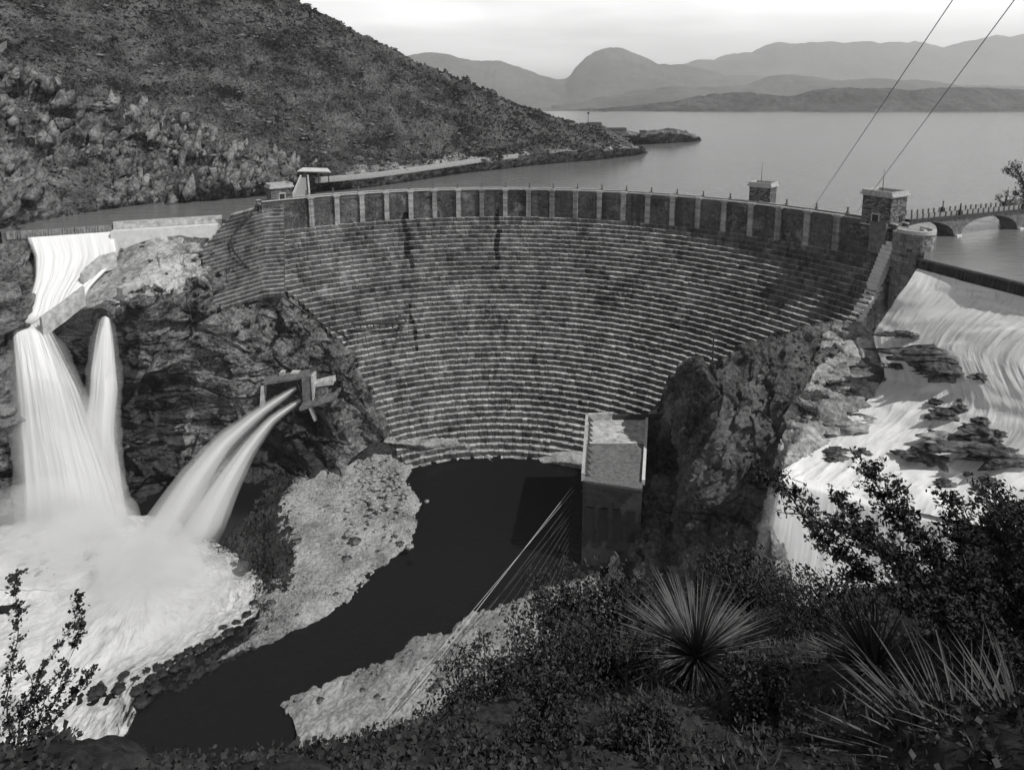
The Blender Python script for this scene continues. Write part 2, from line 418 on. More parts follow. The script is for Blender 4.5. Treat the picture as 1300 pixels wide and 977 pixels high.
# crest road and parapets
road = MB(); dn = MB(); up = MB()
av = np.linspace(A0, A1, 120)
def ring(mbx, r0, r1, z0, z1, tone=.6, angles=av):
    V = []; n = 4
    for a in angles: V += [polar(r0, a, z0), polar(r1, a, z0), polar(r1, a, z1), polar(r0, a, z1)]
    Fc = [[i*4+j, i*4+(j+1) % 4, (i+1)*4+(j+1) % 4, (i+1)*4+j] for i in range(len(angles)-1) for j in range(4)]
    Fc += [[0, 1, 2, 3], [len(V)-1, len(V)-2, len(V)-3, len(V)-4]]
    mbx.add(V, Fc, tone)
ring(road, DR+.45, DR+5.0, 1.12, 1.75); add_dam(road, 'crest_road', M['road'])
ring(dn, DR-.12, DR+.35, 1.203, 2.70); add_dam(dn, 'parapet', M['stone']); dn = MB(); ring(dn, DR-.5, DR+.55, 2.703, 3.0)
add_dam(dn, 'coping', M['coping'])
ring(up, DR+4.9, DR+5.4, 1.0, 2.6); add_dam(up, 'parapet', M['stone']); up = MB(); ring(up, DR+4.75, DR+5.55, 2.603, 2.9); add_dam(up, 'coping', M['coping'])
# pilasters with their crest posts
pa0, pa1 = ang(394, 249.5), ang(1065, 272)
stepa = (pa0-pa1)/21
for i in range(0, 22):
    a = pa0-stepa*i
    p = MB(); z = 2.75; w = 1.7
    while z > -8.6-.0:
        h = .62; z0 = z-h
        ww = math.degrees((w/2+rnd.uniform(-.06, .1))/DR); o = rnd.uniform(.85, 1.05)
        V0 = [polar(DR-o, a+ww, z0), polar(DR-o, a-ww, z0), polar(DR+.1, a-ww, z0), polar(DR+.1, a+ww, z0)]
        p.prism(V0, [q+np.array([0, 0, h-.04]) for q in V0], min(1, max(.2, rnd.gauss(.75, .2)))); z = z0
    z0 = z
    V0 = [polar(DR-1.25, a+.62, 2.45), polar(DR-1.25, a-.62, 2.45), polar(DR+.7, a-.62, 2.45), polar(DR+.7, a+.62, 2.45)]
    p.prism(V0, [q+np.array([0, 0, .66]) for q in V0], .95)
    add_dam(p, 'pilaster', M['pil'])
    q = MB(); c = polar(DR+5.1, a, 2.9)
    q.box(c, .75, .75, .5, math.radians(a), .3); q.box(c+np.array([0, 0, .5]), .42, .42, 1.1, math.radians(a), .3, .8); q.box(c+np.array([0, 0, 1.6]), .6, .6, .22, math.radians(a), .3)
    add_dam(q, 'crest_post', M['conc_dark'])
# sloping wing of stepped stone left of the left tower
wg = MB(); z = 1.0; kk = 0
while z > -24:
    z0 = z-1.1
    start = 0.0
    pts = []
    # curve leaving the arc at A0 and swinging towards the weir
    base = polar(DR, A0-.5, 0); tang = np.array([-math.sin(math.radians(A0)), math.cos(math.radians(A0)), 0])
    dirw = np.array([-.95, -.31, 0]); nrm = np.array([.31, -.95, 0])
    sb = max(0, (1.0-z0))*.95
    L0 = 3.0; Lmax = 10+max(0, (1.0-z0))*1.15
    s = -6.0
    while s < Lmax:
        L = rnd.uniform(.9, 2.3); e = min(s+L, Lmax); o = rnd.uniform(-.1, .14)
        bend = lambda q: base+dirw*q+nrm*(sb-2.0)+np.array([.0, 0, 0])
        zdrop = lambda q: -max(0, q)*.24
        V = [bend(s+.04)+nrm*o+[0, 0, z0+zdrop(s)-.1], bend(e-.04)+nrm*o+[0, 0, z0+zdrop(e)-.1], bend(e-.04)-nrm*5+[0, 0, z0+zdrop(e)-.1], bend(s+.04)-nrm*5+[0, 0, z0+zdrop(s)-.1],
             bend(s+.04)+nrm*(o-.05)+[0, 0, z+zdrop(s)], bend(e-.04)+nrm*(o-.05)+[0, 0, z+zdrop(e)], bend(e-.04)-nrm*5+[0, 0, z+zdrop(e)], bend(s+.04)-nrm*5+[0, 0, z+zdrop(s)]]
        wg.add(V, [[0, 1, 5, 4], [4, 5, 6, 7], [1, 2, 6, 5], [3, 0, 4, 7]], min(1, max(0, rnd.gauss(.5, .17)))); s = e
    z = z0
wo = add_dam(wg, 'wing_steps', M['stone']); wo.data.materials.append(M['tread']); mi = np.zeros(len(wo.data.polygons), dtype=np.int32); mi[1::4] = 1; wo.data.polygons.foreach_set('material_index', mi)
# ================================================================== BASTION at the right end, where crest road meets bridge
bc = polar(DR+1.2, 24.2, 0)
bas = thing('bastion', 'rounded stone bastion with curved parapet between dam and bridge', 'bastion', (bc[0], bc[1], -12))
bl = np.array(bas.location)
b1 = MB(); RB = 4.7; z = 1.5
while z > -20:
    z0 = z-.8; a = 150.0
    while a < 395:
        L = rnd.uniform(1.0, 2.2); da = math.degrees(L/RB); b_ = min(a+da, 395); r = RB+rnd.uniform(-.08, .16)
        P_ = lambda rr, d, zz: np.array([bc[0]+rr*math.cos(math.radians(d)), bc[1]+rr*math.sin(math.radians(d)), zz])
        b1.prism([P_(r, a+.3, z0), P_(r, b_-.3, z0), P_(RB-.8, b_-.3, z0), P_(RB-.8, a+.3, z0)], [P_(r, a+.3, z-.05), P_(r, b_-.3, z-.05), P_(RB-.8, b_-.3, z-.05), P_(RB-.8, a+.3, z-.05)], min(1, max(0, rnd.gauss(.62, .25))))
        a = b_
    z = z0
b1.build('masonry_drum', M['pil'], bas, loc=None).location = (0, 0, 0)
for o in bas.children: o.data.transform(mathutils.Matrix.Translation(-Vector(bl)))
b2 = MB()
def ringc(mbx, c, r0, r1, z0, z1, a0, a1, tone=.5, n=48):
    V = []
    for a in np.linspace(a0, a1, n):
        ca, sa = math.cos(math.radians(a)), math.sin(math.radians(a))
        for (r, z_) in ((r0, z0), (r1, z0), (r1, z1), (r0, z1)): V.append((c[0]+r*ca, c[1]+r*sa, z_))
    mbx.add(V, [[i*4+j, i*4+(j+1) % 4, (i+1)*4+(j+1) % 4, (i+1)*4+j] for i in range(n-1) for j in range(4)]+[[0, 1, 2, 3], [4*n-1, 4*n-2, 4*n-3, 4*n-4]], tone)
lc = bc-bl
ringc(b2, lc, RB-.5, RB+.35, 1.52-bl[2], 2.5-bl[2], 185, 398); b2.build('parapet', M['coping'], bas)
b3 = MB(); ringc(b3, lc, 2.4, 3.0, 1.62-bl[2], 2.2-bl[2], 180, 380); b3.build('kerb', M['coping'], bas)
b4 = MB(); ringc(b4, lc, .01, RB-.45, 1.1-bl[2], 1.58-bl[2], 0, 360); b4.build('floor', M['road'], bas)

# ================================================================== GATE TOWERS
def tower(label, c, rz, w=7.0, d=6.0, h=8.6, zb=1.0, mast=6, door=True, face=-1, win=False):
    t = thing('gate_tower', label, 'tower', (c[0], c[1], zb), 'stone gate towers on the dam crest', rz)
    m = MB(); m.box((0, 0, -3), w, d, h+3); m.build('wall', M['ashlar'], t)
    m = MB(); m.box((0, 0, h*.06), w+.3, d+.3, .35)
    m.build('string_course', M['coping'], t)
    m = MB(); m.box((0, 0, h-.9), w+.35, d+.35, .3); m.box((0, 0, h-.598), w+1.2, d+1.2, .5)
    for (x, y, sx, sy) in ((0, -(d+.2)/2, w+.5, .5), (0, (d+.2)/2, w+.5, .5), (-(w+.2)/2+.05, 0, .5, d-.32), ((w+.2)/2-.05, 0, .5, d-.32)):
        m.box((x, y, h-.097), sx, sy, .9)
    m.build('cornice', M['coping'], t)
    m = MB(); m.box((0, 0, h-.096), w-.4, d-.4, .12); m.build('roof_slab', M['conc_dark'], t)
    if door:
        m = MB(); m.box((0, -d/2-.06, .45+.1), 1.7, .16, 3.3)
        o = m.build('door', M['iron'], t)
        m = MB(); m.box((0, -d/2-.09, 3.86), 2.3, .2, .4); m.box((-1.0, -d/2-.09, .56), .25, .18, 3.3); m.box((1.0, -d/2-.09, .56), .25, .18, 3.3); m.build('door_frame', M['coping'], t)
    if win:
        m = MB(); m.box((w/2+.05, d*.2, .8), .16, 1.5, 3.0); m.build('door', M['iron'], t)
    if mast:
        m = MB(); m.tube([(-w*.1, 0, h-.2), (-w*.1, 0, h+mast)], [.11, .05]); m.build('flagpole', M['iron'], t)
    return t
def tang(a): return math.radians(a-90)+math.pi*0
aR = ang(1122, 285); tR = polar(DR+1.2, 31.5)
tower('largest stone gate tower, beside the bridge at the right end of the dam', polar(DR+2.9, 28.6), math.radians(28.6-90+0), 8.0, 7.6, 9.9, 1.0, 6.5, True, win=True)
aM = ang(970, 258)+2.3
tower('middle stone gate tower rising behind the dam parapet', polar(DR+8.3, aM-.9), math.radians(aM-90), 7.0, 6.0, 9.6, -1.0, 7.5)
tower('small squat stone gate tower at the left end of the dam', polar(DR+2.9, ang(354, 252)-.3), math.radians(ang(354, 252)-90), 7.2, 5.4, 6.6, 1.0, 0)

# ================================================================== BRIDGE over the right spillway bay
_f1, _f2 = Z(1216, 300, LAKE), Z(1296, 291, LAKE)
bd = (_f2-_f1)/np.linalg.norm(_f2-_f1); pa, pb = _f1-bd*21, _f1+bd*34; bn = np.array([-bd[1], bd[0], 0])   # bn points away from the camera
BL = np.linalg.norm(pb-pa)+22; brz = math.atan2(bd[1], bd[0])
M['dark_wall'] = flat_mat('dark_concrete', .05, .9, .7, .5, .06)  # very dark tone for the bridge deck and powerhouse walls
br = thing('arch_bridge', 'long low concrete bridge with round arches crossing the spillway bay', 'bridge', (pa[0], pa[1], LAKE), None, brz)
BW = 5.2
m = MB(); m.box((BL/2, BW/2, 5.9), BL, BW+.7, .6); m.build('deck', M['dark_wall'], br)
m = MB(); m.box((BL/2, BW/2, 6.503), BL, BW-.2, .06); m.build('roadway', M['road'], br)
def arch_wall(y0, y1):
    m = MB(); piers = PX
    for i in range(len(piers)-1):
        a, b = piers[i]+.9, piers[i+1]-.9; n = 18; V = []
        for k in range(n+1):
            t = k/n; x = a+(b-a)*t; zz = -.5+5.7*math.sqrt(max(0, 1-(2*t-1)**2))**.9
            V += [(x, y0, zz), (x, y1, zz), (x, y0, 5.89), (x, y1, 5.89)]
        Fc = []
        for k in range(n):
            q = 4*k; Fc += [[q, q+4, q+6, q+2], [q+1, q+3, q+7, q+5], [q, q+1, q+5, q+4]]
        m.add(V, Fc, .5)
    for x in piers: m.box((x, (y0+y1)/2, -3), 1.8, y1-y0+.01, 8.89)
    return m
# pier positions from the two waterline piers seen in the photograph
def along(px, py):
    p = Z(px, py, LAKE); return float(np.dot(p-np.array([pa[0], pa[1], LAKE]), bd))
x1, x2 = along(1216, 300), along(1296, 291); sp = x2-x1
PX = [x1-sp, x1, x2, x2+sp, x2+2*sp]
PX = [x for x in PX if x < BL+5]
arch_wall(0.2, BW-.2).build('arches', M['conc_dark'], br)
for x in PX[1:]:
    for yy in (.1, BW-.1):
        m = MB(); m.box((x, yy, -.9), 2.6, 1.4, 1.5, 0, .5, .75); m.build('pier_footing', M['conc_lt'], br)
for side, yy in ((0, .05), (1, BW-.05)):
    m = MB()
    for h_ in (.55, 1.05): m.tube([(0, yy, 6.5+h_), (BL, yy, 6.5+h_)], .035, 4)
    m.build('railing', M['iron'], br)
    x = .8
    while x < 52:
        if min(abs(x-q) for q in PX) > 1.0:
            m = MB(); m.box((x, yy, 6.5), .34, .34, 1.35, 0, .5, .85); m.box((x, yy, 7.853), .42, .42, .12); m.build('railing_post', M['conc_dark'], br)
        x += 2.35
    for x in PX[1:3]:
        m = MB(); m.box((x, yy, 5.7), 1.25, .8, 1.9, 0, .5, .9); m.box((x, yy, 7.603), .9, .7, .5, 0, .5, .6); m.tube([(x, yy, 8.1), (x, yy, 9.6)], [.16, .12], 8); m.box((x, yy, 9.6), .4, .4, .25)
        m.build('lamp_pedestal', M['iron'], br)
# ================================================================== WEIRS
def wall_line(name, label, cat, pts, top, bot, th, mat, tone=.5, parent=None):
    m = MB(); nn = len(pts); L = []; R = []
    for i in range(nn):
        t = pts[min(i+1, nn-1)]-pts[max(i-1, 0)]; t = t/np.linalg.norm(t[:2]); nr = np.array([-t[1], t[0], 0])
        L.append(pts[i]+nr*th/2); R.append(pts[i]-nr*th/2)
    tp = top if hasattr(top, '__len__') else [top]*nn; bt = bot if hasattr(bot, '__len__') else [bot]*nn
    V = []
    loc = np.array([pts[0][0], pts[0][1], bt[0]])
    for i in range(nn):
        for q, z_ in ((L[i], bt[i]), (R[i], bt[i]), (R[i], tp[i]), (L[i], tp[i])): V.append((q[0]-loc[0], q[1]-loc[1], z_-loc[2]))
    m.add(V, [[i*4+j, i*4+(j+1) % 4, (i+1)*4+(j+1) % 4, (i+1)*4+j] for i in range(nn-1) for j in range(4)]+[[0, 1, 2, 3], [4*nn-1, 4*nn-2, 4*nn-3, 4*nn-4]], tone)
    o = m.build(name, mat, parent); o.location = loc
    if parent is None: props(o, label, cat)
    return o
wl0, wl1, wlm = Z(34, 293, LAKE), Z(264, 278, LAKE), Z(143, 285.5, LAKE)
fwd = np.array([wl1[1]-wl0[1], -(wl1[0]-wl0[0]), 0]); fwd /= np.linalg.norm(fwd)
wall_line('weir', 'low dark overflow weir with thin water running over it, far left', 'weir', [wl0-np.array([6, 2, 0]), wlm], LAKE+.06, -9, 1.2, M['conc_dark'])
wall_line('weir', 'dry pale concrete spillway wall between the left weir and the dam', 'weir', [wlm+[.3, .1, 0], wl1+[4, 1.5, 0]], LAKE+1.1, -12, 1.4, M['conc'])
wall_line('spillway_slab', 'bright concrete apron below the dry spillway wall', 'apron', [wlm+fwd*2.4, wl1+fwd*2.4+[3, 1, 0]], -4.4, -14, 3.0, M['conc_lt'])
# thin sheet of water on the face of the left weir
def fsheet(name, rows, nu, nv, mat, label, disp=0.0, seed=0, edge=(1.5, 1.5), kind='structure', parent=None, cat=None, thick=True, lobes=1.0):
    G = loft(rows, nu, nv); n = grid_normals(G)
    W = np.linalg.norm(np.diff(G, axis=1), axis=2); U = np.concatenate([np.zeros((nv, 1)), np.cumsum(W, 1)], 1)
    Uc = U/np.maximum(U[:, -1:], 1e-6)*U[:, -1].mean()
    Lg = np.linalg.norm(np.diff(G, axis=0), axis=2); Vv = np.concatenate([np.zeros((1, nu)), np.cumsum(Lg, 0)], 0)
    P = np.stack([Uc, Vv, np.zeros_like(Uc)+seed*7.7], 2).reshape(-1, 3)
    if disp:
        d = fbm(P*np.array([.9, .045, 1])*lobes, 4, seed+5)+.5*fbm(P*np.array([.25, .12, 1])*lobes, 3, seed+8)
        G = G+n*(disp*d.reshape(nv, nu)*np.minimum(1, np.linspace(0.15, 3, nv))[:, None])[..., None]
    e = np.minimum(U/edge[0], (U[:, -1:]-U)/edge[1])
    fl = np.stack([Uc+seed*13.1, Vv+seed*31.7, np.minimum(e, 3)], 2).reshape(-1, 3)
    o = mesh_obj(name, G.reshape(-1, 3), grid_faces(nv, nu), mat, smooth=True, uv=fl, parent=parent)
    if parent is None: props(o, label, cat, kind=kind)
    return o, G
a_ = wl0-[5, 1.6, 0]; b_ = wlm
fsheet('weir_overflow', [[a_+fwd*.2+[0, 0, .10], b_+fwd*.2+[0, 0, .10]], [a_+fwd*.75+[0, 0, .02], b_+fwd*.75+[0, 0, .02]], [a_+fwd*.9+[0, 0, -2.2], b_+fwd*.9+[0, 0, -2.2]]], 160, 12, M['weirw'], 'thin water over left weir')
wr0, wr1, wr2 = Z(1170, 329, LAKE), Z(1300, 360, LAKE), Z(1440, 396, LAKE)
wall_line('weir', 'dark rounded overflow weir holding back the bay, far right', 'weir', [wr0+[-.3, .6, 0], wr1, wr2], LAKE+.05, -12, 1.8, M['wet'])
fr = np.array([-(wr1[1]-wr0[1]), (wr1[0]-wr0[0]), 0]); fr /= np.linalg.norm(fr); fr = -fr if fr[1] > 0 else fr
fsheet('weir_overflow', [[wr0+fr*.2+[0, 0, .12], wr1+fr*.2+[0, 0, .12], wr2+fr*.2+[0, 0, .12]], [wr0+fr*1.2+[0, 0, -.1], wr1+fr*1.2+[0, 0, -.1], wr2+fr*1.2+[0, 0, -.1]], [wr0+fr*1.7+[0, 0, -2.4], wr1+fr*1.7+[0, 0, -2.4], wr2+fr*1.7+[0, 0, -2.4]]], 160, 12, white_mat('dark_water_sheet', .012, .10, 2.2, .05, edge=False, thr=(.42, .75)), 'dark water over right weir')

# ================================================================== TERRAIN
def Am(rows): return [[f(*a) if callable(f) else f for f, *a in [(c if isinstance(c, tuple) else (c,)) for c in r]] for r in rows]
def project(P):
    Yc = P[:, 1]*math.cos(TH)-(P[:, 2]-H)*math.sin(TH); return 650+F*P[:, 0]/Yc, CYP-F*((P[:, 2]-H)*math.cos(TH)+P[:, 1]*math.sin(TH))/Yc
# ---- left hill
fine_hill = rockdisp(5.6, 14, 1, dipm(.75, -.2, -.6, .5))
crag_hill = crag(11.5, 17, 3, dipm(.75, -.2, -.6, .5), .6)
def strata(P):
    s = P@np.array([-.30, .12, .95])/5.5+.9*fbm(P/30, 3, 131)+.25*fbm(P/6, 2, 133); f = s-np.floor(s)
    return (f-.5)*np.clip(.4+1.6*fbm(P/18, 2, 137), 0, 1.3)
def hill_disp(P):
    h = np.clip(P[:, 2]/25, 0, 1)
    low = np.clip(1.6-P[:, 2]/80, .5, 1.25)*np.clip((25-P[:, 0])/60, .4, 1)
    x, y = project(P); cg = np.clip((y-(80+x*.38))/25, 0, 1)*np.clip((430-x)/40, 0, 1)
    return (1-cg)*(.5*fine_hill(P)*low+2.6*strata(P))*(.4+.6*h)+cg*crag_hill(P)*(.12+.88*h)+.7*fbm(P/3.2, 4, 91)+1.6*fbm(P/26, 3, 95)*h
LH = [
 [Z(-260, 340, -8), Z(-90, 320, -8), Z(10, 302, -7), Z(75, 286, -6), Z(140, 274, -6), Z(200, 267, -6), Z(262, 263, -6), Z(330, 256, -6), Z(410, 247, -6), Z(500, 237, -5), Z(560, 224, -5), Z(640, 216, -5), Z(700, 209, -5), Z(760, 203, -5), Z(826, 194, -5)],
 [A(-260, 250, 180), A(-90, 250, 184), A(10, 262, 186), A(75, 255, 205), A(140, 247, 220), A(200, 240, 234), A(262, 236, 238), A(330, 230, 250), A(410, 224, 262), A(500, 215, 286), A(560, 208, 318), A(640, 200, 352), A(700, 194, 380), A(760, 190, 408), A(815, 188, 447)],
 [A(-260, 170, 205), A(-90, 180, 210), A(10, 190, 212), A(75, 190, 226), A(140, 190, 240), A(200, 192, 254), A(262, 196, 258), A(330, 205, 262), A(410, 216, 268), A(500, 211, 292), A(560, 203, 325), A(640, 193, 360), A(700, 183, 388), A(760, 180, 415), A(805, 184, 450)],
 [A(-260, 60, 240), A(-90, 80, 240), A(10, 95, 245), A(75, 105, 255), A(140, 112, 268), A(200, 118, 282), A(262, 128, 290), A(330, 145, 298), A(410, 165, 308), A(500, 180, 325), A(560, 183, 352), A(640, 182, 380), A(700, 177, 400), A(760, 173, 425), A(800, 181, 452)],
 [A(-260, -120, 310), A(-90, -60, 300), A(10, -20, 300), A(75, 0, 310), A(140, 15, 325), A(200, 30, 335), A(262, 50, 345), A(330, 72, 350), A(410, 95, 360), A(500, 125, 375), A(560, 140, 390), A(640, 158, 405), A(700, 165, 420), A(760, 168, 437), A(798, 178, 455)],
 [A(-260, -330, 380), A(-90, -250, 370), A(10, -190, 370), A(75, -150, 380), A(140, -120, 390), A(200, -90, 400), A(262, -55, 405), A(330, -18, 410), A(410, 18, 420), A(500, 65, 430), A(560, 90, 438), A(640, 124, 445), A(700, 147, 450), A(760, 162, 455), A(795, 176, 460)],
 [A(-260, -250, 480), A(-90, -190, 470), A(10, -130, 470), A(75, -90, 480), A(140, -60, 490), A(200, -30, 500), A(262, 10, 505), A(330, 50, 510), A(410, 85, 520), A(500, 130, 530), A(560, 150, 538), A(640, 170, 545), A(700, 175, 530), A(760, 180, 520), A(800, 182, 500)],
]
hill, HG, HN = sheet('hill', LH, 760, 520, M['hill'], hill_disp)
# spits of land beyond the hill
def spit(name, pts, hh, y0, seed, w=45, mat='cliff'):
    pass
S1 = [[Z(700, 186, LAKE-1), Z(760, 181.5, LAKE-1), Z(810, 182.5, LAKE-1), Z(850, 182, LAKE-1), Z(893, 178, LAKE-1)],
      [A(700, 176, 520), A(760, 172, 540), A(810, 172, 560), A(850, 168, 580), A(885, 174, 610)],
      [A(700, 158, 600), A(760, 162, 600), A(810, 169, 600), A(850, 164, 605), A(880, 172, 625)],
      [A(700, 160, 760), A(760, 165, 730), A(810, 171, 680), A(850, 170, 660), A(880, 178, 650)]]
sheet('headland', S1, 260, 90, M['cliff'], lambda P: 1.8*fbm(P/14, 4, 33)+rockdisp(2.0, 9, 4)(P)*.8)
# ---- far land, hills and mountains
def ridge(name, prof, Yr, Yf, Yb, zf, mat, amp, sc, seed, nu=500, nv=60, base=None):
    rows = [[A(x, 131+0, Yf)*np.array([1, 1, 0])+[0, 0, zf] for x, y in prof],
            [A(x, y*.35+(131+ (36-zf)/Yf*760)*.65, Yf*.6+Yr*.4) for x, y in prof],
            [A(x, y, Yr) for x, y in prof],
            [A(x, 131, Yb)*np.array([1, 1, 0])+[0, 0, zf] for x, y in prof]]
    return sheet(name, rows, nu, nv, mat, lambda P: amp*(fbm(P/sc, 5, seed, ridged=True)-.3), smooth=True)
land = mesh_obj('far_land', np.array([(-9000, 3150, -2.2), (2200, 3050, -2.2), (9000, 2900, -2.2), (26000, 20000, -2.2), (-26000, 20000, -2.2)]), [[0, 1, 2, 3, 4]], M['land']); props(land, kind='structure')
ridge('far_hills', [(735, 140.5), (770, 138), (800, 134), (840, 129), (880, 123), (920, 119), (960, 118), (1000, 121), (1040, 114), (1075, 111), (1120, 111), (1150, 113), (1190, 112), (1240, 110), (1300, 114), (1420, 118), (1600, 122)], 3250, 2850, 4200, -5, M['far'], 7, 90, 5, 1000, 90)
ridge('far_hills', [(700, 133), (780, 122), (860, 112), (930, 105), (990, 99), (1060, 98), (1110, 97), (1160, 100), (1210, 106), (1300, 108), (1500, 104)], 6200, 4600, 7500, -5, M['mount'], 30, 700, 6, 500, 60)
ridge('mountain', [(380, 76), (470, 70), (540, 67), (570, 71), (600, 76), (630, 73), (660, 82), (690, 92), (716, 97), (728, 83), (742, 70), (760, 61), (778, 59), (800, 65), (830, 76), (850, 80), (880, 84), (930, 92), (1000, 98), (1060, 104), (1120, 112), (1300, 122)], 9000, 6800, 11000, -5, M['mount'], 45, 900, 8, 700, 70)
ridge('mountain', [(560, 110), (700, 104), (800, 92), (860, 80), (900, 76), (940, 71), (965, 66), (985, 59), (1010, 60), (1030, 55), (1060, 49), (1100, 49), (1150, 49), (1165, 48), (1190, 56), (1210, 57), (1235, 52), (1260, 44), (1300, 41), (1400, 30), (1600, 40)], 13000, 9500, 16000, -5, M['mount'], 80, 1400, 9, 700, 70)
# ---- left gorge: dark cliff at the frame edge, shelf and the central rock mass
LC = [
 [Z(-260, 320, -7), A(-100, 285, 196), A(-20, 275, 190), A(20, 286, 186), A(36, 291, 183)],
 [A(-260, 380, 165), A(-100, 350, 165), A(-20, 335, 168), A(18, 325, 174), A(36, 320, 180)],
 [A(-260, 440, 145), A(-100, 400, 150), A(-20, 385, 155), A(10, 385, 159), A(30, 395, 161)],
 [A(-260, 520, 132), A(-100, 470, 140), A(-20, 440, 148), A(2, 432, 152), A(14, 430, 157)],
 [A(-260, 640, 120), A(-100, 560, 132), A(-20, 520, 141), A(10, 520, 144), A(34, 525, 148)],
 [Z(-260, 820, -76), Z(-100, 720, -76), Z(-20, 690, -76), Z(20, 680, -76), Z(50, 670, -76)]]
gorge = crag(3.6, 9, 12, dipm(.5, -.2, .9))
sheet('cliff', LC, 260, 300, M['cliff'], gorge)
SR = [
 [A(20, 302, 187), A(90, 300, 190), A(150, 298, 192), A(205, 296, 193), A(262, 300, 196), A(292, 318, 192), D(330, 345, 1), D(385, 385, 1), D(436, 430, 1), D(463, 490, 0), D(497, 548, 0)],
 [A(25, 345, 175), A(85, 342, 179), A(145, 330, 184), A(200, 322, 184), A(245, 325, 188), A(280, 335, 187), D(318, 356, -2), D(372, 396, -2), D(428, 440, -5), D(456, 496, -5.5), D(490, 556, -5)],
 [A(30, 395, 161.5), A(72, 392, 163.5), A(125, 374, 167.5), A(190, 350, 172), A(235, 345, 180), A(270, 360, 180), A(310, 385, 180), A(355, 415, 180), A(400, 455, 176), A(430, 505, 170), A(470, 565, 166)],
 [A(15, 425, 156), A(68, 418, 157), A(140, 398, 160), A(190, 385, 164), A(235, 385, 172), A(270, 405, 172), A(310, 430, 172), A(350, 455, 173), A(385, 485, 171), A(415, 520, 166), A(455, 575, 162)],
 [A(20, 520, 153), A(80, 510, 154), A(140, 490, 158), A(190, 470, 162), A(235, 470, 166), A(270, 480, 167), A(305, 500, 167), A(340, 505, 170), A(372, 525, 169), A(400, 550, 164), A(440, 590, 160)],
 [A(25, 610, 149), A(85, 600, 150), A(145, 580, 154), A(190, 560, 158), A(235, 560, 161), A(270, 570, 163), A(300, 580, 163), A(330, 590, 163), A(360, 600, 162), A(395, 620, 158), A(430, 650, 150)],
 [Z(30, 665, -76), Z(90, 665, -76), Z(150, 660, -76), Z(195, 650, -76), Z(240, 640, -76), Z(270, 635, -76), Z(300, 635, -76), Z(330, 635, -76), Z(355, 650, -76), Z(390, 665, -76), Z(425, 690, -76)]]
rdc = crag(3.8, 10, 22, dipm(.3, -.4, .9, .6))
def fadeSR(nv, nu):
    v = np.linspace(0, 1, nv)[:, None]; u = np.linspace(0, 1, nu)[None, :]
    return np.clip(v*5+.25, .25, 1)*np.clip((1-u)*6+.3, .3, 1)
_jnk = 0
srock, SG, SN = sheet('gorge_rock', SR, 700, 520, M['cliff'], lambda P: (rdc(P))*np.clip(np.maximum((P[:, 0]+114)/10, (-26-P[:, 2])/8), .12, 1), fade=fadeSR)
def zone(o, G, mats, fn):
    for m_ in mats: o.data.materials.append(m_)
    nv, nu = G.shape[:2]; C = G[:-1, :-1].reshape(-1, 3); x, y = project(C); x = x+fbm(C/5, 3, 401)*14; y = y+fbm(C/5, 3, 411)*14
    o.data.polygons.foreach_set('material_index', fn(x, y, C).astype(np.int32))
# bare worn rock by the spillway, and rock blackened by water round the falls; shade under the outlet painted likewise
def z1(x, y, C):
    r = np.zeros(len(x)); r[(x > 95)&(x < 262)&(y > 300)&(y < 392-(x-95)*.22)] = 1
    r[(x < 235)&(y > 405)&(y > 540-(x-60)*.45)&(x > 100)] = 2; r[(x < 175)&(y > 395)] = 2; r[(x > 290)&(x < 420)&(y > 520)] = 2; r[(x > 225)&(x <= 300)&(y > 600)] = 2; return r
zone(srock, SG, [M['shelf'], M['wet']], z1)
zone(hill, HG, [M['shore'], M['crag']], lambda x, y, C: np.where((C[:, 2] < 5.5+2.5*fbm(C/16, 3, 431))&(C[:, 0] > -75), 1, np.where((y > 82+x*.38+25*fbm(C/30, 3, 441))&(x < 400)&(fbm(C/12, 3, 445) > -.35), 2, 0)))
# ---- gravel bars
def gdisp(P): return .35*fbm(P/5, 4, 71)+.16*fbm(P/.9, 3, 72)+1.1*fbm(P/22, 2, 73)+.07*facet(P/.7, 74)
GB = [
 [Z(372, 640, -76), Z(395, 590, -70), A(430, 545, 171), Z(470, 560, -66), Z(520, 555, -66.5), Z(590, 562, -68.5), Z(660, 578, -73)],
 [Z(300, 690, -75), Z(360, 620, -70), Z(425, 560, -68), Z(470, 575, -68.5), Z(515, 568, -69), Z(580, 574, -70.9), Z(645, 585, -73.5)],
 [Z(290, 730, -75), Z(350, 660, -69.5), Z(420, 600, -69), Z(470, 590, -69.5), Z(515, 595, -71), Z(540, 590, -73.5), Z(620, 590, -76)],
 [Z(300, 790, -74.5), Z(355, 710, -69.5), Z(420, 650, -69), Z(480, 630, -69.8), Z(525, 635, -71.4), Z(548, 635, -74), Z(600, 640, -78)],
 [Z(300, 830, -74), Z(365, 750, -70), Z(420, 700, -69.6), Z(470, 675, -70), Z(515, 680, -71.6), Z(535, 688, -74), Z(580, 700, -78)],
 [Z(260, 860, -74), Z(340, 800, -71), Z(400, 765, -70.6), Z(445, 740, -71), Z(490, 715, -71.8), Z(510, 722, -74), Z(540, 740, -78)],
 [Z(210, 880, -74), Z(290, 830, -71.6), Z(350, 806, -71.6), Z(400, 785, -71.9), Z(450, 762, -72.2), Z(490, 742, -73.5), Z(520, 760, -78)],
 [Z(190, 900, -78), Z(300, 850, -76), Z(360, 825, -76), Z(410, 805, -76), Z(460, 782, -76), Z(500, 760, -77), Z(530, 775, -80)]]
gbar, GG, GN = sheet('gravel_bar', GB, 420, 420, M['gravel'], gdisp)
